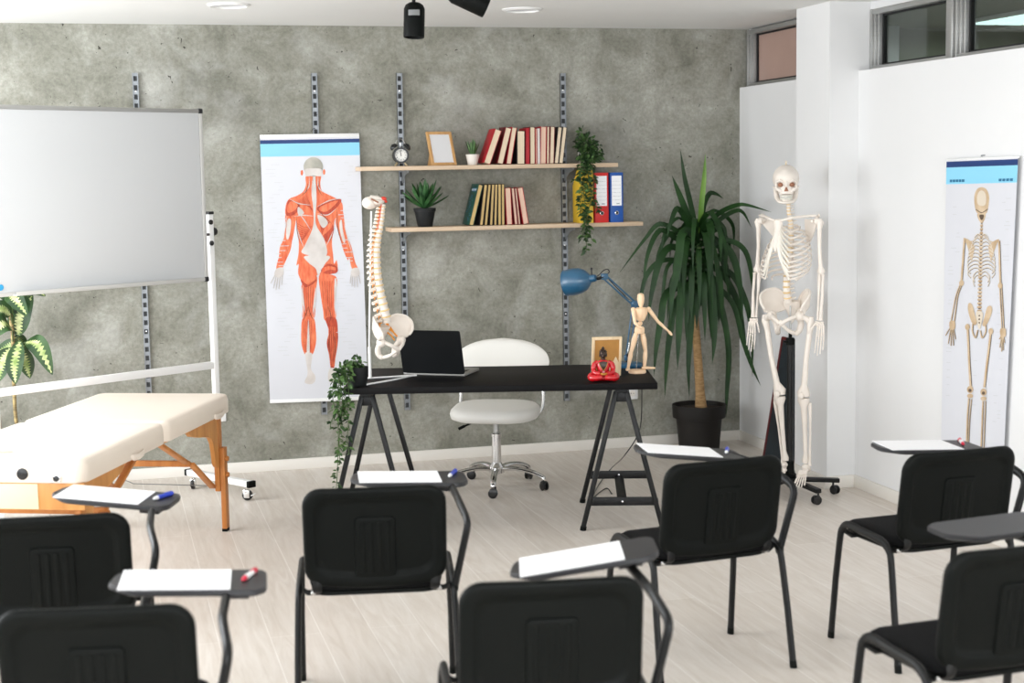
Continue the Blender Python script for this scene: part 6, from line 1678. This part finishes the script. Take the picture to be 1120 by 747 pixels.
# ------------------------------------------------------------------ skeleton and its rolling stand
SK = V((3.70, 7.75, 0)); SA = math.radians(-52)
t = thing('skeleton_stand', 'black rolling five-armed stand with a pole holding up the skeleton', 'stand', SK)
SKM = Matrix.Translation(SK)
m = MB(); m.lathe([(0.001, 0.072), (0.036, 0.075), (0.036, 0.125), (0.026, 0.135), (0.024, 0.20), (0.001, 0.2)], n=24, cap0=False, cap1=False); m.build('hub', 'black_plastic', t)
for k_ in range(5):
    a = math.radians(-82+72*k_); d = V((math.cos(a), math.sin(a), 0))
    m = MB(); m.bar(d*0.02+V((0,0,0.095)), d*0.285+V((0,0,0.078)), 0.036, 0.024, bev=0.003); m.build('base_arm', 'black_tube', t)
    castor(t, d.x*0.262, d.y*0.262, 0.07, a+0.6*k_, r=0.025, w=0.012)
m = MB(); m.cyl((0, 0.0, 0.10), (0, 0.0, 0.885), 0.0175, n=16); m.build('lower_pole', 'black_tube', t)
m = MB(); m.cyl((0, 0, 0.87), (0, 0, 0.93), 0.010, n=12); m.lathe([(0.024, 0.86), (0.026, 0.87), (0.026, 0.89), (0.02, 0.90)], n=18); m.box((-0.03, -0.01, 0.88), (0.03, 0.012, 0.012), bev=0.003); m.build('pole_clamp', 'black_plastic', t)
m = MB(); m.cyl((0, 0, 0.88), (0, 0, 1.08), 0.0048, n=10); m.build('upper_rod', 'alu', t)

t = thing('skeleton_model', 'life-size anatomical skeleton hanging on a black rolling stand beside the pillar', 'anatomical model', SK+V((-0.018, 0, 0)), SA)
# local frame: -y = the way it faces, +x = towards the right of the picture
bo = 'bone'
SPX = [V((0.0, 0.010, 1.10)), V((0, -0.012, 1.17)), V((0, -0.010, 1.25)), V((0, 0.018, 1.34)), V((0, 0.040, 1.44)), V((0, 0.036, 1.53)), V((0, 0.012, 1.60)), V((0, 0.006, 1.66))]
cl = smooth_path(SPX, 10); cm = [0]
for a, b in zip(cl, cl[1:]): cm.append(cm[-1]+(b-a).length)
def sal(s):
    s = max(0, min(cm[-1]-1e-6, s))
    for i in range(len(cm)-1):
        if cm[i+1] >= s:
            f = (s-cm[i])/(cm[i+1]-cm[i]); return cl[i].lerp(cl[i+1], f), (cl[min(i+2, len(cl)-1)]-cl[max(0, i-1)]).normalized()
mv, md = MB(), MB(); s = 0.0; nv = 24; hs = [0.027-0.014*(i/(nv-1)) for i in range(nv)]; gp = [0.009-0.004*(i/(nv-1)) for i in range(nv)]
sc = cm[-1]/(sum(hs)+sum(gp)); ribc = []
for i in range(nv):
    h_ = hs[i]*sc; g = gp[i]*sc; c, tn = sal(s+h_/2); w = 0.024-0.012*(i/(nv-1))
    vertebra(mv, c, tn, V((0, -1, 0)), w, h_, 0.026 if 4 < i < 18 else 0.016)
    c2, tn2 = sal(s+h_+g/2); md.lathe([(w*0.8, -g/2), (w*0.95, 0), (w*0.8, g/2)], T3(*c2) @ frame_to(tn2), n=12)
    if 5 <= i <= 16: ribc.append((c, w))
    s += h_+g
mv.build('vertebrae', bo, t); md.build('discs', 'disc_yellow', t)
m = MB(T3(0, 0, 1.045)); pelvis(m, 1.0); m.build('pelvis', bo, t)
# ribs: 12 pairs, lowest first
stern_t, stern_b = V((0, -0.118, 1.545)), V((0, -0.150, 1.425))
rb, cart = MB(), MB()
for i, (c, w) in enumerate(ribc):
    f = i/11.0; ex = 0.125*math.sin(PI*min(1, 0.30+0.62*(1-f)))**0.8 if i > 1 else 0.115
    ex = [0.085, 0.112, 0.132, 0.138, 0.138, 0.135, 0.130, 0.122, 0.112, 0.098, 0.080, 0.056][i]
    dp_ = [0.05, 0.08, 0.135, 0.155, 0.165, 0.168, 0.165, 0.155, 0.14, 0.12, 0.10, 0.075][i]
    drop = [0.035, 0.05, 0.072, 0.078, 0.08, 0.08, 0.078, 0.072, 0.064, 0.054, 0.044, 0.03][i]
    for s_ in (-1, 1):
        P = [c+V((s_*w*0.7, 0.012, 0)), c+V((s_*ex*0.5, 0.040, -0.006)), c+V((s_*ex*0.92, 0.012, -drop*0.30)), c+V((s_*ex, -dp_*0.38, -drop*0.62)), c+V((s_*ex*0.82, -dp_*0.78, -drop*0.92)), c+V((s_*ex*0.55, -dp_*1.0, -drop*1.05))]
        if i < 2: P = P[:5]
        Q = smooth_path(P, 6); rb.tube(Q, 0.0060, 8, ry=0.0036, up=(0, 0, 1))
        if i >= 2:
            e = Q[-1]; k_ = max(0, min(1, (i-2)/9.0)); at = stern_b.lerp(stern_t, max(0, (i-4)/7.0)) if i >= 4 else stern_b+V((s_*0.012, 0, -0.004))
            cart.tube(smooth_path([e, e.lerp(at, 0.5)+V((0, -0.012, -0.012 if i < 6 else 0)), at+V((s_*0.012, 0, 0))], 5), 0.0058, 8, ry=0.0040)
rb.build('ribs', bo, t); cart.build('rib_cartilage', mat('cartilage_plastic', (232,226,214), 0.5), t)
m = MB(); m.tube([stern_t+V((0, 0, 0.016)), stern_t, stern_t+V((0, -0.004, -0.035)), stern_t.lerp(stern_b, 0.45), stern_t.lerp(stern_b, 0.85), stern_b, stern_b+V((0, 0, -0.035))], [0.018, 0.026, 0.019, 0.015, 0.018, 0.013, 0.005], 12, ry=[0.007, 0.009, 0.008, 0.007, 0.007, 0.006, 0.004], up=(1, 0, 0)); m.build('sternum', bo, t)
for s_ in (-1, 1):
    sh = V((s_*0.178, 0.010, 1.548))
    m = MB(); m.tube(smooth_path([stern_t+V((s_*0.018, -0.004, 0.012)), V((s_*0.07, -0.105, 1.572)), V((s_*0.125, -0.045, 1.580)), V((s_*0.172, -0.004, 1.582))], 6), 0.0072, 10); m.build('clavicle', bo, t)
    m = MB()
    tri = [V((s_*0.070, 0.070, 1.560)), V((s_*0.150, 0.035, 1.560)), V((s_*0.168, 0.018, 1.535)), V((s_*0.120, 0.062, 1.46)), V((s_*0.085, 0.078, 1.405)), V((s_*0.068, 0.082, 1.48))]
    n0 = V((s_*0.35, 0.9, 0.1)).normalized()*0.0035
    m.add([p_-n0 for p_ in tri]+[p_+n0 for p_ in tri], [(5,4,3,2,1,0), (6,7,8,9,10,11)]+[(i, (i+1) % 6, 6+(i+1) % 6, 6+i) for i in range(6)])
    m.tube([V((s_*0.072, 0.078, 1.525)), V((s_*0.13, 0.066, 1.555)), V((s_*0.178, 0.024, 1.584))], [0.005, 0.008, 0.010], 8, ry=0.005); m.tube([V((s_*0.150, 0.02, 1.555)), V((s_*0.155, -0.022, 1.552))], [0.008, 0.006], 8); m.build('scapula', bo, t)
    el_ = V((s_*0.196, 0.012, 1.262)); wr = V((s_*0.202, -0.012, 1.008))
    m = MB(); m.tube([sh+V((s_*0.010, 0, 0.016)), sh+V((s_*0.012, 0, -0.004)), sh.lerp(el_, 0.14)+V((s_*0.006, 0, 0)), sh.lerp(el_, 0.5), sh.lerp(el_, 0.86), el_+V((0, 0, 0.014)), el_], [0.013, 0.021, 0.0125, 0.010, 0.0125, 0.025, 0.017], 12, ry=[0.013, 0.021, 0.0125, 0.010, 0.010, 0.014, 0.011], up=(1, 0, 0)); m.ell(sh+V((-s_*0.008, 0, 0.004)), 0.021); m.build('humerus', bo, t)
    m = MB(); m.tube([el_+V((-s_*0.010, 0.012, 0.016)), el_+V((-s_*0.010, 0.006, -0.006)), el_.lerp(wr, 0.4)+V((-s_*0.012, 0.006, 0)), wr+V((-s_*0.014, 0.002, 0.012)), wr+V((-s_*0.014, 0.002, 0))], [0.010, 0.013, 0.0075, 0.006, 0.007], 10); m.build('ulna', bo, t)
    m = MB(); m.tube([el_+V((s_*0.014, -0.004, -0.002)), el_+V((s_*0.014, -0.004, -0.014)), el_.lerp(wr, 0.45)+V((s_*0.014, -0.004, 0)), wr+V((s_*0.006, 0, 0.02)), wr+V((s_*0.006, 0, 0))], [0.011, 0.008, 0.0078, 0.011, 0.013], 10); m.build('radius', bo, t)
    m = MB()
    for a_ in range(4):
        for b_ in range(2): m.ell(wr+V((-0.018+0.012*a_, -0.004, -0.012-0.012*b_)), (0.0085, 0.009, 0.008), u=10, v=7)
    for k_, (sp_, ln) in enumerate(((-0.055, 0.075), (-0.026, 0.150), (-0.008, 0.165), (0.010, 0.155), (0.027, 0.130))):
        xs_ = s_*(-0.020+0.0115*k_)                          # thumb on the inner side, fingers fanned across
        b_ = wr+V((xs_, -0.006, -0.026)); d = V((s_*sp_*2.6, -0.10, -1)).normalized()
        if k_ == 0: b_ = wr+V((s_*-0.022, -0.012, -0.018)); d = V((-s_*0.46, -0.35, -0.82)).normalized(); segs = (0.5, 0.28, 0.22)
        else: segs = (0.42, 0.26, 0.18, 0.14)
        q = b_
        for j, f in enumerate(segs):
            e = q+d*ln*f; r0 = 0.0062-0.0009*j; m.tube([q, q.lerp(e, 0.12), q.lerp(e, 0.5), q.lerp(e, 0.88), e], [r0*0.8, r0, r0*0.66, r0*0.95, r0*0.7], 8); q = e+d*0.0015; d = (d+V((-s_*sp_*0.8, -0.07, -0.03))).normalized()
    m.build('hand_bones', bo, t)
    hp, kn, ank = V((s_*0.088, -0.02, 1.025)), V((s_*0.112 if s_ > 0 else -0.036, -0.022, 0.575)), V((s_*0.118 if s_ > 0 else -0.010, -0.002, 0.205))
    gt = V((s_*0.142, 0.004, 1.012))
    m = MB(); m.ell(hp+V((s_*0.004, 0, 0)), 0.024); m.tube([hp, hp+V((s_*0.03, 0.006, -0.008)), gt+V((-s_*0.01, 0, -0.012))], [0.016, 0.015, 0.02], 10)
    m.tube([gt+V((0, 0, 0.012)), gt+V((-s_*0.002, 0, -0.02)), gt.lerp(kn, 0.16)+V((0, 0, 0)), gt.lerp(kn, 0.5)+V((0, -0.014, 0)), gt.lerp(kn, 0.84)+V((0, -0.006, 0)), kn+V((0, 0, 0.028)), kn+V((0, 0, 0.006))], [0.014, 0.022, 0.0165, 0.0145, 0.018, 0.038, 0.034], 14, ry=[0.014, 0.02, 0.016, 0.0145, 0.016, 0.026, 0.028], up=(1, 0, 0)); m.build('femur', bo, t)
    m = MB(); m.ell(kn+V((0, -0.036, 0.012)), (0.019, 0.009, 0.021)); m.build('kneecap', bo, t)
    m = MB(); m.tube([kn+V((0, 0, -0.004)), kn+V((0, 0, -0.020)), kn.lerp(ank, 0.15), kn.lerp(ank, 0.5), kn.lerp(ank, 0.86), ank+V((-s_*0.004, 0, 0.012)), ank+V((-s_*0.006, 0, -0.004))], [0.034, 0.036, 0.019, 0.013, 0.012, 0.020, 0.016], 14, ry=[0.024, 0.026, 0.018, 0.013, 0.012, 0.017, 0.014], up=(1, 0, 0)); m.build('tibia', bo, t)
    m = MB(); o_ = V((s_*0.034, 0.012, 0)); m.tube([kn+o_+V((0, 0, -0.030)), kn+o_+V((0, 0, -0.045)), kn.lerp(ank, 0.5)+o_*0.85, ank+o_*0.6+V((0, 0, 0.01)), ank+o_*0.6+V((0, 0, -0.02))], [0.008, 0.010, 0.006, 0.008, 0.010], 10); m.build('fibula', bo, t)
    # hanging feet: toes tilted down
    m = MB(); pd = V((s_*0.16, -0.80, -0.58)).normalized(); m.ell(ank+V((0, -0.004, -0.024)), (0.021, 0.026, 0.016)); m.tube([ank+V((0, 0.03, -0.045)), ank+V((0, 0.012, -0.036)), ank+V((s_*0.006, -0.022, -0.040))], [0.017, 0.020, 0.016], 12)
    for k_ in range(5):
        off = (k_-2)*0.0125*(-s_); 
        q = ank+V((off*0.7*-1, -0.03, -0.046)); ln = (0.135, 0.14, 0.13, 0.122, 0.108)[k_]; d = (pd+V((-off*5, 0, 0))).normalized()
        for j, f in enumerate((0.22, 0.40, 0.22, 0.12)):
            e = q+d*ln*f; r0 = (0.0095 if j == 0 else 0.0066-0.0008*j)*(1.25 if k_ == 0 else 1.0); m.tube([q, q.lerp(e, 0.12), q.lerp(e, 0.5), q.lerp(e, 0.88), e], [r0*0.8, r0, r0*0.7, r0*0.95, r0*0.7], 8); q = e+d*0.001
    m.build('foot_bones', bo, t)
# skull, turned to look at the camera
hc = V((-0.012, 0.0, 1.765)); HM = T3(*hc) @ Rz(math.radians(28))
m = MB(HM)
m.ell((0, 0.022, 0.022), (0.073, 0.090, 0.076), u=28, v=18)
m.ell((0, -0.018, 0.016), (0.066, 0.062, 0.066), u=28, v=18)
for s_ in (-1, 1):
    m.tube([(s_*0.020, -0.078, 0.004), (s_*0.034, -0.080, 0.012), (s_*0.050, -0.066, 0.006), (s_*0.058, -0.052, -0.010)], [0.006, 0.008, 0.008, 0.006], 10)      # brow
    m.tube([(s_*0.022, -0.070, -0.052), (s_*0.044, -0.066, -0.036), (s_*0.060, -0.040, -0.030), (s_*0.070, 0.0, -0.024)], [0.010, 0.011, 0.008, 0.005], 10)       # cheekbone
    m.tube([(s_*0.052, -0.056, 0.002), (s_*0.054, -0.056, -0.03)], [0.006, 0.007], 8)
m.tube([(0, -0.074, 0.004), (0, -0.086, -0.012), (0, -0.090, -0.022)], [0.010, 0.009, 0.005], 10)
m.tube([(0, -0.040, -0.02), (0, -0.046, -0.045), (0, -0.050, -0.068)], [0.047, 0.044, 0.036], 18, ry=[0.032, 0.036, 0.034], up=(1, 0, 0))
m.build('skull', bo, t)
m = MB(HM); m.tube(smooth_path([(-0.056, 0.0, -0.036), (-0.050, -0.010, -0.078), (-0.034, -0.052, -0.104), (0, -0.070, -0.110), (0.034, -0.052, -0.104), (0.050, -0.010, -0.078), (0.056, 0.0, -0.036)], 6), 0.010, 10, ry=0.015, up=(0, 0, 1)); m.tube([(0, -0.060, -0.088), (0, -0.066, -0.108)], [0.024, 0.022], 12, ry=[0.014, 0.014], up=(1, 0, 0)); m.build('jaw', bo, t)
m = MB(HM)
for zz in (-0.074, -0.088):
    for k_ in range(8):
        a = math.radians(-70+20*k_); m.box((0.031*math.sin(a), -0.052-0.030*math.cos(a), zz), (0.0085, 0.006, 0.012), Matrix.Rotation(a, 3, 'Z'), bev=0.002)
m.build('teeth', mat('ivory_teeth', (222,220,208), 0.35), t)
m = MB(HM)
for s_ in (-1, 1): m.ell((s_*0.031, -0.0665, -0.012), (0.0150, 0.015, 0.0130))
m.tube([(0, -0.0785, -0.026), (0, -0.0825, -0.048)], [0.004, 0.0125], 10, ry=[0.004, 0.005], up=(1, 0, 0)); m.build('eye_and_nose_openings', 'bone_dark', t)  # solid shapes; the shade of the sockets is put into their brown
m = MB(HM); m.tube([(0, 0.02, 0.095), (0, 0.02, 0.108)], [0.004, 0.003], 8); m.tube([(0.004*math.cos(a*0.6), 0.02, 0.112+0.006*math.sin(a*0.6)) for a in range(11)], 0.0012, 6); m.build('hanging_hook', 'brass', t)
# ------------------------------------------------------------------ daylight and added fill
def area(name, loc, rot, sx, sy, power, col=(1, 1, 1), spread=None):
    ld = bpy.data.lights.new(name, 'AREA'); ld.shape = 'RECTANGLE'; ld.size = sx; ld.size_y = sy; ld.energy = power; ld.color = col
    if spread: ld.spread = spread
    o = bpy.data.objects.new(name, ld); COL.objects.link(o); o.location = loc; o.rotation_euler = rot
    return o
for i, (a, b) in enumerate(WIN_L):                          # one soft daylight source in each window opening of the left wall
    area('window_or_fill_light', (LEFT_X-0.02, (a+b)/2, 1.62), (0, -PI/2, 0), 1.8, b-a-0.04, P_WIN[i], (0.93, 0.965, 1.0))
area('window_or_fill_light', (1.0, FRONT_Y+0.02, 1.6), (PI/2, 0, 0), 6.0, 2.0, P_FRONT, (0.90, 0.95, 1.0))  # added fill from behind the camera; the front wall has no window
area('lamp_panel_light', (5.95, 8.45, 2.70), (0, 0, 0), 0.9, 0.75, 22.0, (0.93, 1.0, 0.98))
w = bpy.data.worlds.new('world'); scene.world = w; w.use_nodes = True
bg = w.node_tree.nodes['Background']; bg.inputs['Color'].default_value = (0.9, 0.95, 1.0, 1); bg.inputs['Strength'].default_value = 0.3

vs = scene.view_settings
vs.view_transform = 'Standard'; vs.look = 'None'; vs.gamma = 1.0; vs.use_curve_mapping = False
vs.exposure = EXPO
scene.cycles.use_denoising = True
scene.cycles.max_bounces = 10; scene.cycles.diffuse_bounces = 6; scene.cycles.glossy_bounces = 4; scene.cycles.transparent_max_bounces = 8
scene.cycles.sample_clamp_indirect = 8
